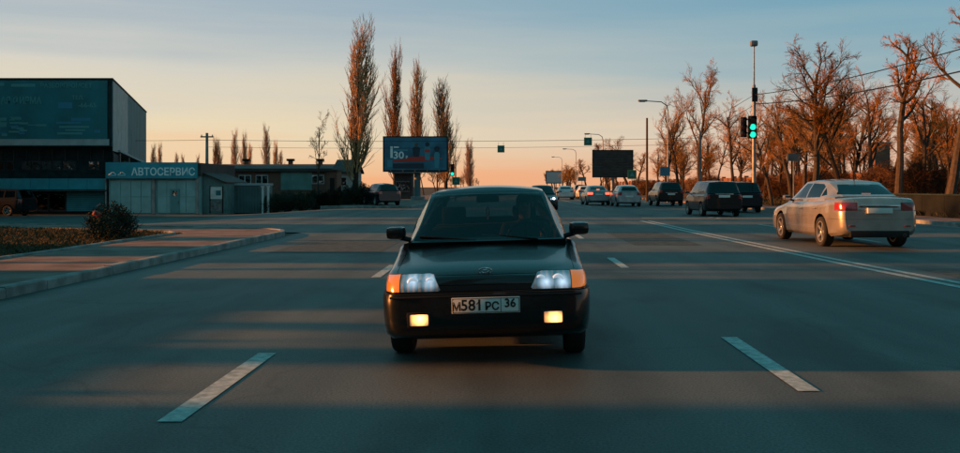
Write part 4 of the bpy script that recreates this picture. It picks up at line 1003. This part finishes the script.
mb = MB().prism_ax([(PX(393, YL), PZ(162.4, YL)), (PX(424, YL), PZ(161.5, YL)), (PX(443, YL), PZ(158.5, YL)), (PX(436, YL), PZ(157, YL)), (PX(416, YL), PZ(156, YL)), (PX(404, YL), PZ(158.8, YL)), (PX(393, YL), PZ(160, YL))], YL - .168, YL - .161, 'y'); mb.obj('print', M_redp, pn)
tx('30', .95, M_whp, 398.8, 155.6, YL, YL - .17, pn, 1.1, .02); tx('₽', .35, M_whp, 407, 157.5, YL, YL - .17, pn, 1.0, .01) if False else tx('Р', .35, M_whp, 407, 157.5, YL, YL - .17, pn, 1.0, .01)
pnp('print', 390.5, 393, 146.5, 158, M_whp); pnp('print', 394, 399, 146.6, 148, M_whp); pnp('print', 394, 408, 149.6, 151, M_cyan); pnp('print', 387.5, 392.5, 160, 167, M_cyan)
pnp('print', 393, 424, 163.5, 168.6, M_navy, 1)
def figure(px, top, bot, wd, body_, head):            # small standing figures printed on the poster
    mb = MB(); X, a, b = PX(px, YL), PZ(bot, YL), PZ(top, YL); h = b - a
    mb.prism_ax([(X - wd * .35, a), (X + wd * .35, a), (X + wd * .5, a + h * .62), (X + wd * .3, a + h * .72), (X - wd * .3, a + h * .72), (X - wd * .5, a + h * .6)], YL - .176, YL - .1695, 'y'); mb.obj('print', body_, pn)
    MB().lathe([(.001, -.179), (h * .13, -.178), (h * .13, -.17), (.001, -.17)], 14, 'y', (X, YL, a + h * .86)).obj('print', head, pn)
figure(416.5, 143, 157, .75, M_navy, mat('print_brown', (.10, .06, .05), .6)); figure(427.5, 142, 160, .6, M_cyan, M_navy); figure(437, 146, 168, .55, M_cyan, M_navy)
pnp('print', 424.8, 430, 149.3, 152.5, M_redp, 5)
bx3(MB(), 389, 442, 171.9, 172.8, YL - .5, YL - .101, YL).obj('walkway', M_steel, bb2).matrix_parent_inverse = Matrix.Translation(-Vector(bb2.location))
for px in (392, 404, 416, 428, 440): put('lamp_arm', MB().tube([(PX(px, YL), YL - .45, PZ(172, YL)), (PX(px, YL), YL - .9, PZ(171, YL)), (PX(px, YL), YL - 1.0, PZ(170.6, YL))], .035, 5), M_steel, bb2)

# ------------------------------------------------------------------ trees
def grow(rng, p, d, L, r, lvl, sp, tr, cr):
    n = sp['seg'][lvl]; pts = [p.copy()]; rad = [r]; dirs = [d.copy()]
    for i in range(n):
        d = (d + Vector((rng.gauss(0, 1), rng.gauss(0, 1), rng.gauss(0, 1))) * sp['wob'][lvl] + Vector((0, 0, sp['up'][lvl]))).normalized()
        p = p + d * (L / n); pts.append(p); rad.append(r * lerp(1, sp['tap'][lvl], (i + 1) / n)); dirs.append(d)
    (tr if lvl < sp['split'] else cr).tube(pts, rad, sp['sides'][lvl], False)
    if lvl >= sp['depth']: return
    cnt = sp['n'][lvl]
    if lvl > 0: cnt = max(2, int(cnt * rng.uniform(.7, 1.25)))
    for k in range(cnt):
        t = lerp(sp['t0'][lvl], 1.0, ((k + rng.random()) / cnt) ** sp.get('tp', 1)); fi = min(n - 1, int(t * n)); ft = t * n - fi
        q = pts[fi].lerp(pts[fi + 1], ft); rr = lerp(rad[fi], rad[fi + 1], ft)
        dd = dirs[fi + 1]; a = rng.uniform(0, 2 * math.pi)
        u = dd.orthogonal().normalized(); v = dd.cross(u); ang = R(sp['ang'][lvl] * rng.uniform(.65, 1.3))
        nd = dd * math.cos(ang) + (u * math.cos(a) + v * math.sin(a)) * math.sin(ang)
        ln = L * sp['rat'][lvl] * rng.uniform(.6, 1.2) * (1 - sp['fall'][lvl] * t)
        grow(rng, q, nd.normalized(), ln, max(sp['rmin'], min(rr * .7, r * sp['rr'][lvl])), lvl + 1, sp, tr, cr)
broad = dict(seg=[9, 6, 5, 3, 2], wob=[.07, .14, .16, .16, .15], up=[.02, .08, .06, .05, .03], tap=[.35, .3, .35, .5, .6], sides=[9, 6, 4, 3, 3], split=2, depth=4, n=[10, 8, 7, 6], t0=[.34, .2, .15, .1],
             ang=[44, 38, 38, 36], rat=[.56, .56, .60, .72], fall=[.45, .35, .3, .3], rr=[.45, .42, .45, .6], rmin=.0092)
tall = dict(broad, n=[11, 8, 7, 6], t0=[.38, .22, .15, .1], ang=[34, 36, 38, 36], rat=[.48, .52, .60, .72])
poll = dict(broad, n=[8, 8, 7, 6], t0=[.58, .3, .1, .1], ang=[52, 45, 40, 38], rat=[.42, .55, .6, .72], up=[.02, .14, .08, .06, .03], tap=[.5, .35, .35, .5, .6])
thin = dict(broad, n=[9, 6, 6, 5], t0=[.4, .25, .15, .1], ang=[30, 34, 38, 36], rat=[.42, .5, .58, .7])
popl = dict(seg=[12, 8, 5, 2], wob=[.02, .05, .08, .1], up=[.03, .20, .16, .12], tap=[.15, .35, .5, .6], sides=[9, 4, 3, 3], split=1, depth=3, n=[80, 11, 5], t0=[.12, .12, .15], ang=[27, 22, 22], rat=[.36, .42, .55], fall=[.55, .3, .3], rr=[.26, .5, .6], rmin=.0095)
def tree_mesh(seed, sp, h, r, lean=(0, 0)):
    rng = random.Random(seed); tr, cr = MB(), MB()
    grow(rng, Vector((0, 0, -.25)), Vector((lean[0], lean[1], 1)).normalized(), h, r, 0, sp, tr, cr)
    return tr.mesh('trunk', M_bark, True), cr.mesh('crown', M_ptwig if sp is popl else M_twig)
TV = {}
for i, (sp, h) in enumerate(((broad, 8.5), (broad, 9), (tall, 9.5), (poll, 9), (tall, 9), (thin, 8))): TV[('b', i)] = (*tree_mesh(20 + i, sp, h, .235 if sp is not thin else .12), None)
def measure(me): return max(v.co.z for v in me.vertices)
TH = {k: measure(v[1]) for k, v in TV.items()}
PV = [tree_mesh(60 + i, popl, 14, .23) for i in range(3)]; PH = [measure(p[1]) for p in PV]
def tree(name, kind, x, y, z, h, rz, label, group=None, lean=(0, 0), wide=1.0):
    if kind[0] == 'p': tm, cm = PV[kind[1]]; s = h / PH[kind[1]]
    else: tm, cm, _ = TV[kind]; s = h / TH[kind]
    o = empty(name, (x, y, z), 0, label, 'tree', group); o.rotation_euler = (lean[1], lean[0], rz) ; o.scale = (s * wide, s * wide, s)
    link('trunk', tm, o); link('crown', cm, o); return o
# poplars on the left
for (px, Y, top, k, wd, lab, rz) in ((355, 70, 8, 0, 1.22, 'tallest poplar, wide and bare, standing left of the wide billboard', 0), (395, 97, 36, 1, .85, 'slim dark poplar rising directly behind the left end of the billboard', 1),
        (417, 101, 52, 2, .85, 'slim poplar rising behind the middle of the billboard', 2), (446, 96, 72, 2, 1.2, 'reddish poplar beside the right edge of the billboard', 3), (470, 118, 137, 0, 1.5, 'short reddish poplar behind the left green traffic light', 4)):
    tree('poplar_tree', ('p', k), PX(px, Y), Y, 0 if px > 380 else -.1, PZ(top, Y), rz, lab, wide=wd)
g_ = 'far poplars behind the brick workshop'
for i, (px, top, Y) in enumerate(((152, 141, 120), (160, 139, 124), (176, 150, 140), (184, 152, 140), (215, 133, 130), (219, 136, 132), (233, 126, 135), (245, 128, 133), (249, 140, 136), (268, 121, 128), (275, 136, 130), (282, 148, 140), (197, 152, 140))):
    tree('poplar_tree', ('p', i % 3), PX(px, Y), Y, -.2, PZ(top, Y) + .2, i, 'slender bare poplar far off, behind the low brick workshop', g_, wide=.85)
tree('bare_tree', ('b', 5), PX(321, 66), 66, -.25, PZ(108, 66) + .3, .5, 'thin bare tree in front of the brick hut and gabled house', wide=.75)
tree('bare_tree', ('b', 2), PX(437, 108), 108, 0, PZ(150, 108), 1.5, 'low bare tree behind the right end of the billboard')

# right hand row, near to far
rt = [(947, 42, -12, 3, (-.035, 0), 'leaning pollarded tree behind the dark low wall, beside the thickest trunk', 1.0, .2), (899, 46, 28, 3, (-.05, 0), 'thick-trunked pollarded tree beyond the silver sedan', 1.0, 2.0),
      (872, 60, 70, 1, (.20, 0), 'bare tree leaning hard to one side behind the silver sedan', .9, 1.0), (842, 55, 62, 0, (.16, 0), 'bare tree leaning beside the tallest spreading crown', .95, 4.0),
      (815, 54, 36, 2, (0, 0), 'tallest spreading bare tree on the bank, reddish twigs', 1.15, .7), (790, 66, 86, 4, (-.06, 0), 'bare tree just past the traffic light pole', 1.0, 2.6),
      (772, 60, 100, 0, (-.22, 0), 'bare tree bent towards the traffic light pole', .8, 5.0), (735, 76, 92, 1, (.03, 0), 'bare tree behind the black minivan', .85, 1.9),
      (700, 78, 58, 2, (0, 0), 'straight tall bare tree with a fan-shaped top', .8, 3.3), (682, 84, 92, 5, (.05, 0), 'thin bare tree between lamp post and fan-topped tree', 1.0, 1.2),
      (664, 92, 86, 4, (0, 0), 'bare tree rising behind the blue road sign', .7, .4), (925, 62, 78, 0, (.05, 0), 'bushy bare tree standing back behind the thickest trunk', .9, 2.2),
      (945, 58, 100, 5, (.0, 0), 'thin bare tree back on the bank near the brick wall end', 1.0, 2.9)]
for (px, Y, top, k, ln, lab, wd, rz) in rt:
    x = PX(px, Y); tree('bare_tree', ('b', k), x, Y, bz(x, Y) - .05 if x > 18 else .08, PZ(top, Y), rz, lab, lean=ln, wide=wd)
KIND = ['broad-crowned', 'wide open-crowned', 'upright', 'pollarded', 'narrow upright', 'thin-stemmed']
def wood_label(x): return '%s bare tree in the reddish wood %s the brick boundary wall' % (KIND[kk], 'in front of' if x < 31 else 'behind')
rg = random.Random(77); g_ = 'bare trees of the wood behind the bank'
for i in range(84):
    Y = rg.uniform(64, 160); px = rg.uniform(650, 990); x = PX(px, Y)
    if x < 21: continue
    kk = rg.randrange(6)
    tree('bare_tree', ('b', kk), x, Y, bz(x, Y) - .05, rg.uniform(6.0, 10.5), rg.uniform(0, 6.28), wood_label(x), g_, lean=(rg.uniform(-.1, .1), rg.uniform(-.05, .05)), wide=rg.uniform(.85, 1.25))
g_ = 'far roadside trees'
for i in range(26):
    kk = rg.randrange(5); Y = 118 + i * 11 + rg.uniform(-3, 3); x = rg.uniform(17.0, 21) if i % 2 else rg.uniform(20, 27)
    tree('bare_tree', ('b', kk), x, Y, .1, rg.uniform(6.5, 9.0), rg.uniform(0, 6.28), '%s bare tree in the far %s row lining the right side of the road' % (KIND[kk], 'front' if i % 2 else 'back'), g_, wide=1.4)
g_ = 'far trees on the left roadside'
for i in range(12):
    Y = 150 + i * 22; tree('bare_tree', ('b', rg.randrange(5)), rg.uniform(-16, -11), Y, .1, rg.uniform(4, 6), rg.uniform(0, 6.28), 'low bare tree far up the left side of the road', g_)

# shrubs: many stems with small leaf or twig faces
def shrub_mesh(seed, rx, h, n, leaf, m_leaf, stems=26, thin=1.0):
    rng = random.Random(seed); st, lf = MB(), MB()
    for k in range(stems):
        a = rng.uniform(0, 6.28); q = Vector((math.cos(a), math.sin(a), 0)) * rng.uniform(.1, 1) * rx * .9
        hh = h * rng.uniform(.55, 1.05) * (1 - .35 * (q.length / rx) ** 2)
        st.tube([(q.x * .15, q.y * .15, -.05), (q.x * .6, q.y * .6, hh * .5), (q.x * rng.uniform(.9, 1.1), q.y, hh)], [.018, .012, .005], 4, False)
    for k in range(n):
        a = rng.uniform(0, 6.28); el = rng.random() ** .6; rr = rx * (rng.random() ** .4) * rng.uniform(.8, 1.08) * (.80 + .22 * math.sin(2 * a + seed) + .14 * math.sin(5 * a + 2 * seed))
        zz = h * (.05 + .95 * el) * rng.uniform(.72, 1.08) * (.86 + .16 * math.sin(3 * a + seed * 2)); s_ = math.sqrt(max(.05, 1 - (zz / (h * 1.08)) ** 2))
        p = Vector((math.cos(a) * rr * s_, math.sin(a) * rr * s_, zz)); d = Vector((rng.gauss(0, 1), rng.gauss(0, 1), rng.gauss(.3, 1))).normalized(); u = d.orthogonal().normalized() * leaf * thin * rng.uniform(.3, .5); d *= leaf * rng.uniform(.7, 1.4)
        lf.add([p - u, p + d * .5 - u * .2 , p + d, p + u + d * .3], [(0, 1, 2, 3)])
    return st.mesh('stems', M_bark), lf.mesh('foliage', m_leaf)
M_bush = mat('bush_leaf', spec=.12, col=(.030, .040, .024), rough=.8, col2=(.018, .022, .015), scale=5)
M_thick = mat('thicket_twigs', rnd=.45, spec=.12, col=(.17, .08, .04), rough=.9, col2=(.08, .045, .03), scale=1.5)
SM = [shrub_mesh(5 + i, .95, 1.08, 4600, .066, M_bush, 44) for i in range(3)]
def shrub(kind, x, y, z, sx, sz, rz, label, group=None, name='bush'):
    o = empty(name, (x, y, z), rz, label, 'bush', group); o.scale = (sx, sx, sz); link('stems', kind[0], o); link('foliage', kind[1], o); return o
shrub(SM[0], -9.45, 21.6, .09, .93, .80, .3, 'round dark bush on the verge just behind the pavement')
tag(MB().cbox(-.10, .10, -.06, .06, -.07, .07, .05).xf(Matrix.Translation((PX(97, 21.2), 21.2, .72)) @ Matrix.Rotation(.5, 4, 'Y')).obj('litter_bag', mat('red_bag', (.35, .04, .03), .6)), 'small red bag caught on top of the round dark bush', 'bag')
g_ = 'dark bushes along the side street'
for i, (px, Y, h) in enumerate(((274, 60, 1.25), (288, 61, 1.4), (302, 60, 1.2), (316, 62, 1.3), (330, 61, 1.25), (345, 63, 1.5), (360, 64, 1.6), (372, 66, 1.3))):
    shrub(SM[i % 3], PX(px, Y), Y, gz(PX(px, Y), Y) - .02 if px < 360 else .05, 1.35, h * .92, i, 'dark low bush in the hedge row before the brick workshop', g_)
TMs = [shrub_mesh(30 + i, 1.3, 2.2, 2600, .34, M_thick, 60, .13) for i in range(3)]
g_ = 'reddish thicket on the bank'
for i in range(170):
    Y = rg.uniform(52, 175); px = rg.uniform(600, 985); x = PX(px, Y)
    if x < 21.5 and not (x > 18.6 and Y > 100): continue
    shrub(TMs[i % 3], x, Y, bz(x, Y) - .05, rg.uniform(.9, 1.5), rg.uniform(.7, 1.25), rg.uniform(0, 6), '%s twiggy thicket on the bank %s the brick boundary wall' % (['dense', 'loose', 'rounded'][i % 3], 'in front of' if x < 31 else 'behind'), g_, 'thicket')

# brick boundary wall at the back of the bank, in panels between piers
bw = empty('boundary_wall', (31, 50, .5), 0, 'long red brick boundary wall in panels at the back of the wooded bank', 'wall')
for k in range(34):
    y0 = 50 + k * 6
    put('panel', MB().box(31, 31.2, y0 + .22, y0 + 5.78, .3, 2.5), M_brick, bw); put('coping', MB().box(30.92, 31.28, y0 + .22, y0 + 5.78, 2.502, 2.6), M_brick, bw)
    put('pier', MB().box(30.85, 31.35, y0 - .2, y0 + .2, .3, 2.8), M_brick, bw)
cw = empty('low_wall', (18.3, 36, .1), 0, 'low dark wall in panels along the right pavement', 'wall')
for k in range(6):
    y0 = 31.2 + k * 2; put('panel', MB().cbox(18.15, 18.35, y0, y0 + 1.985, .05, 1.0, .02), mat('dark_green_wall', spec=.12, col=(.010, .013, .013), rough=.9, var=.3, scale=1.5), cw)
    put('coping', MB().cbox(18.11, 18.39, y0, y0 + 1.985, 1.002, 1.07, .015), M_darkrec, cw)
chm = empty('brick_chimney', (PX(882, 95), 95, .6), 0, 'square brick chimney stack among the trees behind the thickest trunk', 'chimney')
put('stack', MB().box(PX(875, 95), PX(890, 95), 95, 96.6, .3, PZ(144, 95)), M_brick, chm); put('cap', MB().box(PX(874, 95), PX(891, 95), 94.9, 96.7, PZ(144, 95) + .002, PZ(142, 95)), M_concrete, chm)

# ------------------------------------------------------------------ street furniture
def lamp_post(px, Y, zl, label, arm=1.9, group=None, x=None):
    X = PX(px, Y) if x is None else x; o = empty('lamp_post', (X, Y, .1), 0, label, 'lamp post', group)
    put('pole', MB().tube([(X, Y, -.05), (X, Y, 1.2), (X, Y, 1.25), (X, Y, zl - .9)], [.13, .12, .09, .06], 10), M_steel, o, True)
    put('arm', MB().tube([(X, Y, zl - .9), (X - .12, Y, zl - .4), (X - .6, Y, zl - .08), (X - arm, Y, zl)], [.055, .05, .045, .04], 8), M_steel, o, True)
    hd = put('lamp_head', MB().cbox(X - arm - .75, X - arm + .05, Y - .16, Y + .16, zl - .06, zl + .10, .05), M_steel, o, True)
    MB().cbox(X - arm - .68, X - arm - .15, Y - .12, Y + .12, zl - .1, zl - .062, .015).obj('lens', M_white, hd); return o
lamp_post(668, 80, PZ(101, 80), 'lamp post with curved arm, first beyond the traffic light on the right')
lamp_post(603, 128, PZ(134, 128), 'lamp post with curved arm standing before the dark back of a billboard')
for px, Y, pl_ in ((576, 178, 149), (562, 228, 157)): lamp_post(px, Y, PZ(pl_, Y), 'small far lamp post in the row along the right side of the road', group='far lamp posts')
tag(put('p', MB().tube([(PX(647, 84), 84, -.1), (PX(647, 84), 84, PZ(118, 84))], [.12, .09], 8), M_bark, empty('utility_pole', (PX(647, 84), 84, 0), 0, 'plain dark wooden pole beside the first lamp post', 'pole')))
bpy.data.objects['p'].name = 'pole'

def sig_head(o, x, y, z, h, w_, lens_list, faces=-1):
    b = put('signal_box', MB().cbox(x - w_ / 2, x + w_ / 2, y - .12, y + .12, z - h / 2, z + h / 2, .04), M_dark, o, True)
    n = len(lens_list); sz = h / n
    for k, m in enumerate(lens_list):
        zc = z + h / 2 - sz * (k + .5); r = min(w_, sz) * .40
        MB().lathe([(.001, -.15), (r * .7, -.145), (r, -.125), (r, -.1)], 18, 'y', (x, y, zc)).obj('signal_lens', m, b, True)
        vis = MB(); pts = [(x + (r + .02) * math.cos(a), y - .12, zc + (r + .02) * math.sin(a)) for a in [math.pi * i / 10 for i in range(11)]]
        vv = [(p[0], p[1], p[2]) for p in pts] + [(p[0], p[1] - .2, p[2]) for p in pts]; vis.add(vv, [(i, i + 1, i + 12, i + 11) for i in range(10)]); vis.obj('visor', M_dark, b)
    return b
TX, TY = PX(754, 52), 52.0
tl = empty('traffic_light', (TX, TY, .1), 0, 'tall pole with green traffic light and a lamp on top, beside the right pavement', 'traffic light')
put('pole', MB().tube([(TX, TY, -.1), (TX, TY, 1.5), (TX, TY, PZ(86, TY)), (TX, TY, PZ(84, TY)), (TX, TY, PZ(46, TY))], [.13, .12, .10, .05, .04], 10), M_steel, tl, True)
put('lamp_head', MB().cbox(TX - .22, TX + .18, TY - .25, TY + .15, PZ(46.5, TY), PZ(41, TY), .08), M_steel, tl, True)
put('junction_box', MB().cbox(TX - .16, TX + .16, TY - .22, TY - .1, PZ(102, TY), PZ(88, TY), .03), M_dark, tl)
sig_head(tl, PX(751, TY), TY - .28, PZ(127.5, TY), 1.30, .48, [M_reddim, M_green, M_green])
sd2 = sig_head(tl, PX(742.5, TY), TY - .22, PZ(127.5, TY), 1.15, .34, [M_reddim, M_reddim, M_reddim])
put('bracket', MB().box(PX(742, TY), TX, TY - .14, TY - .08, PZ(128, TY) - .03, PZ(128, TY) + .03).box(PX(742, TY), TX, TY - .14, TY - .08, PZ(120, TY) - .03, PZ(120, TY) + .03), M_dark, tl)
LX, LY = PX(455.5, 88), 88.0
tl2 = empty('traffic_light', (LX, LY, 0), 0, 'small far traffic light showing green right of the wide billboard', 'traffic light')
put('pole', MB().tube([(LX, LY, -.1), (LX, LY, PZ(160, LY))], [.09, .07], 8), M_steel, tl2, True)
sig_head(tl2, PX(452.5, LY), LY - .2, PZ(170, LY), 1.15, .42, [M_reddim, M_reddim, M_green])
put('bracket', MB().box(PX(452.5, LY), LX, LY - .1, LY - .05, PZ(168, LY), PZ(167.4, LY)), M_dark, tl2)

# crossing signs: bright green border, dark blue field, white triangle
M_sgn = mat('sign_green', (.06, .22, .10), .5); M_sblue = mat('sign_blue', (.015, .09, .14), .5); M_sfield = mat('sign_field', (.02, .12, .09), .5)
def cross_sign(px, py, Y, s, label, holder):
    X, Z = PX(px, Y), PZ(py, Y); o = empty('crossing_sign', (X, Y, Z - s / 2), 0, label, 'sign')
    b = put('board', MB().cbox(X - s / 2, X + s / 2, Y - .02, Y + .02, Z - s / 2, Z + s / 2, .01), M_sgn, o)
    f = put('field', MB().box(X - s * .37, X + s * .37, Y - .026, Y - .0205, Z - s * .37, Z + s * .37), M_sfield, o)
    MB().prism_ax([(X - s * .27, Z - s * .2), (X + s * .27, Z - s * .2), (X, Z + s * .26)], Y - .031, Y - .0265, 'y').obj('triangle', M_tealprint, f)
    if holder == 'wire':
        for k in (-1, 1): put('hanger', MB().tube([(X + k * s * .35, Y, Z + s / 2), (X + k * s * .35, Y, Z + s / 2 + .25)], .012, 5), M_steel, o)
    else: put('post', MB().tube([(X, Y + .06, -.05), (X, Y + .06, Z + s / 2)], .04, 8), M_steel, o)
cross_sign(501, 149, 70, .55, 'small green square sign hanging alone on the wire above the road', 'wire')
cross_sign(588, 141.5, 70, .62, 'green square sign hanging on the wire near the lamp posts', 'wire')
cross_sign(632, 174.5, 100, 1.0, 'green framed square sign on a post before the dark billboard', 'post')
cross_sign(456, 181, 87, .75, 'green framed square sign on a post under the far traffic light', 'post')
def info_sign(px, py0, py1, wpx, Y, m, label):
    X = PX(px, Y); o = empty('road_sign', (X, Y, .1), 0, label, 'sign')
    put('board', bx3(MB(), px - wpx / 2, px + wpx / 2, py0, py1, Y - .02, Y + .02, Y), m, o); put('post', MB().tube([(X, Y + .07, -.05), (X, Y + .07, PZ(py0, Y))], .04, 8), M_steel, o)
    put('back_rail', bx3(MB(), px - wpx / 2 + .4, px + wpx / 2 - .4, (py0 + py1) / 2 - .3, (py0 + py1) / 2 + .3, Y + .021, Y + .06, Y), M_steel, o)
info_sign(665, 167, 176, 10, 76, mat('sign_blue_board', (.05, .17, .24), .5, var=.2, scale=2), 'plain blue road sign above the off-roader beside the first lamp post')
info_sign(794, 153.5, 161, 13, 56, mat('sign_grey_board', (.14, .17, .17), .6, var=.2, scale=2), 'small grey sign board on a post among the trees behind the silver sedan')
info_sign(582, 177, 181, 8, 120, MATS['sign_grey_board'], 'tiny grey sign board far up the right pavement')

# billboards on the right, seen from behind
def billboard(px0, px1, py0, py1, Y, m, label, slats):
    xm = (px0 + px1) / 2; o = empty('billboard', (PX(xm, Y), Y, .1), 0, label, 'billboard')
    put('panel', bx3(MB(), px0, px1, py0, py1, Y, Y + .25, Y), m, o)
    put('post', MB().lathe([(.3, -.1), (.26, PZ(py1, Y))], 12, 'z', (PX(xm, Y), Y + .2, 0)), M_steel, o, True)
    fr = MB(); 
    for a, b, c, d in ((px0 - .3, px1 + .3, py0 - .6, py0 + .3), (px0 - .3, px1 + .3, py1 - .3, py1 + .6), (px0 - .3, px0 + .4, py0, py1), (px1 - .4, px1 + .3, py0, py1)): bx3(fr, a, b, c, d, Y - .06, Y - .003, Y)
    put('frame', fr, M_dark, o)
    for k in range(slats):
        a = lerp(py0 + 1.5, py1 - 1.5, (k + .5) / slats); put('slat', bx3(MB(), px0 + .6, px1 - .6, a - .55, a + .55, Y - .05, Y - .003, Y), M_darkwall, o)
billboard(592.5, 633, 150.5, 177, 125, mat('billboard_back', (.035, .032, .03), .8, var=.3, scale=1), 'dark slatted back of a billboard beside the right lamp posts', 9)
billboard(546, 562.5, 171.5, 183, 300, mat('billboard_pale', (.30, .36, .38), .7), 'pale billboard far up the road above the small white sedan', 0)

# overhead wires
def wire(a, b, sag, label, r=.02, n=18):
    a, b = Vector(a), Vector(b); pts = [a.lerp(b, i / n) - Vector((0, 0, 4 * sag * (i / n) * (1 - i / n))) for i in range(n + 1)]
    return tag(MB().tube(pts, r, 5).obj('overhead_wire', M_dark), label, 'wire')
def upole(x, y, h, label):
    o = empty('utility_pole', (x, y, gz(x, y)), 0, label, 'pole'); put('pole', MB().tube([(x, y, -.5), (x, y, h)], [.15, .10], 10), M_concrete, o, True)
    put('crossarm', MB().box(x - .5, x + .5, y - .05, y + .05, h - .35, h - .25), M_dark, o)
    for k in (-.42, 0, .42): put('insulator', MB().lathe([(.03, 0), (.05, .05), (.03, .12)], 8, 'z', (x + k, y, h - .25)), M_white, o)
UX = PX(207, 70)
upole(UX, 70, PZ(133, 70), 'concrete utility pole behind the workshop roof')
RX = 14.9
lamp_x = PX(668, 80)
wire((UX, 70, PZ(140, 70)), (RX + .3, 70, PZ(138, 70)), .18, 'upper overhead wire crossing the road with two hanging signs', .016)
wire((UX, 70, PZ(147, 70)), (RX + .3, 70, PZ(144, 70)), .2, 'lower overhead wire crossing the road', .012)
o = empty('utility_pole', (RX + .3, 70, .1), 0, 'bare steel pole carrying the cross-road wires', 'pole'); put('pole', MB().tube([(RX + .3, 70, -.1), (RX + .3, 70, PZ(132, 70))], [.1, .07], 8), M_steel, o, True)
wire((UX, 70, PZ(140, 70)), (-52, 80, 6.2), .3, 'overhead wire from the concrete pole over the teal building', .014)
wire((TX, TY, PZ(95, TY)), (15.6, 22, 6.1), .35, 'upper trolley wire running along the right pavement', .022)
wire((TX + .1, TY, PZ(104, TY)), (15.9, 22, 5.4), .4, 'lower trolley wire running along the right pavement', .028)
wire((TX, TY, PZ(95, TY)), (lamp_x, 80, 6.0), .3, 'thin wire between traffic light pole and first lamp post', .014)
wire((TX + .1, TY, PZ(104, TY)), (lamp_x, 80, 5.2), .35, 'thin lower wire between traffic light pole and first lamp post', .014)
o = empty('utility_pole', (15.8, 22, .1), 0, 'steel pole at the near end of the trolley wires', 'pole'); put('pole', MB().tube([(15.8, 22, -.1), (15.8, 22, 7.5)], [.12, .09], 8), M_steel, o, True)

# ------------------------------------------------------------------ unseen buildings, trees and fence added to shade the road, block low sky
def block(name, x0, x1, y0, y1, h, label, m, roof='flat', win=None, facing='x', cat='building'):
    o = empty(name, ((x0 + x1) / 2, (y0 + y1) / 2, 0), 0, label, cat)
    put('wall', MB().box(x0, x1, y0, y1, -.3, h), m, o)
    if roof == 'flat': put('roof', MB().box(x0 - .15, x1 + .15, y0 - .15 * (y1 - y0 > 5), y1 + .15 * (y1 - y0 > 5), h + .002, h + .18), M_roof, o)
    else: put('roof', MB().prism_ax([(x0 - .4, h + .002), (x1 + .4, h + .002), ((x0 + x1) / 2, h + 2.0)], y0 - .1, y1 + .1, 'y'), M_roof, o)
    if win:
        n, rows = win
        for r_ in range(rows):
            zc = (r_ + .55) * h / rows
            for k in range(n):
                if facing == 'x':
                    yc = lerp(y0, y1, (k + .5) / n); wn = put('window', MB().box(x1 + .003, x1 + .06, yc - .75, yc + .75, zc - .75, zc + .75), M_white, o); MB().box(x1 + .061, x1 + .08, yc - .65, yc + .65, zc - .65, zc + .65).obj('pane', GL_win, wn)
                else:
                    xc = lerp(x0, x1, (k + .5) / n); wn = put('window', MB().box(xc - .75, xc + .75, y1 + .003, y1 + .06, zc - .75, zc + .75), M_white, o); MB().box(xc - .65, xc + .65, y1 + .061, y1 + .08, zc - .65, zc + .65).obj('pane', GL_win, wn)
    return o
M_plast = mat('grey_plaster', (.22, .23, .22), .85, var=.15, scale=.6)
block('house', -25, -17.5, -19, 5.75, 6.0, 'unseen two-storey plastered house added left of the road to shade it', M_plast, 'gable', (7, 2))  # added blocks out of view, spaced so sunlit strips pass between them
block('shade_shed', -20, -17, 7.0, 7.75, 6.6, 'unseen narrow brick shed added to throw a strip of shade across the road', M_brick, cat='shed')
block('caster', -22, -17.5, 10.1, 13.5, 6.8, 'unseen square brick substation standing beside the narrow shed', M_brick)
block('shade_shed', -22, -15.5, 16.2, 19.0, 6.8, 'unseen tall brick store added to shade the road past the substation', M_brick, cat='shed')
block('house', -31, -22.5, 26.8, 33.0, 7.2, 'unseen two-storey plastered house added beside the side street to shade the road', M_plast, 'gable', (2, 2))
block('house', -46, -33.5, 40.5, 54.0, 9.6, 'unseen three-storey plastered house added facing the teal commercial building to shade the crossing', M_plast, 'flat', (5, 3))
block('sky_blocker', -60, 0, -72, -60, 27, 'unseen nine-storey apartment block added behind the view to block warm sky reflections', M_plast, 'flat', (17, 9), 'y')  # unseen, added to keep the warm horizon out of car reflections
block('sky_blocker', 4, 64, -78, -66, 24, 'unseen eight-storey apartment block added behind the view, across the road, to block low sky', M_plast, 'flat', (17, 8), 'y')
for i, (x, y, h) in enumerate(((-16.5, 9.4, 7.5), (-18.0, 14.8, 8), (-20, 22.8, 7), (-27, 36.5, 10), (-30, 38.5, 9))):
    tree('bare_tree', ('b', i % 5), x, y, .08, h, i * 1.3, 'unseen bare tree added on the left verge for dappled shade, near the brick substation', 'added trees on the left verge')  # added out of view so branches break up the low sun
for i in range(10):
    tree('bare_tree', ('b', i % 5), (-13 if i % 2 else 21) + rg.uniform(-2, 2), -14 - i * 6, .08, rg.uniform(8, 11), i, 'unseen bare tree added along the road behind the camera to block low sky', 'added trees behind the camera')  # added behind the camera to block the low warm sky

fw_ = empty('shade_fence', (-10.5, 7, .1), 0, 'unseen low concrete panel fence added on the verge to shade the left lane', 'fence')  # unseen fence added so its shadow covers the left lane
for k in range(5):
    y0 = 2.0 + k * 2; put('panel', MB().cbox(-10.56, -10.46, y0 + .08, y0 + 1.92, .05, 1.42, .015), M_concrete, fw_); put('post', MB().cbox(-10.6, -10.42, y0 - .075, y0 + .075, .0, 1.5, .015), M_concrete, fw_)
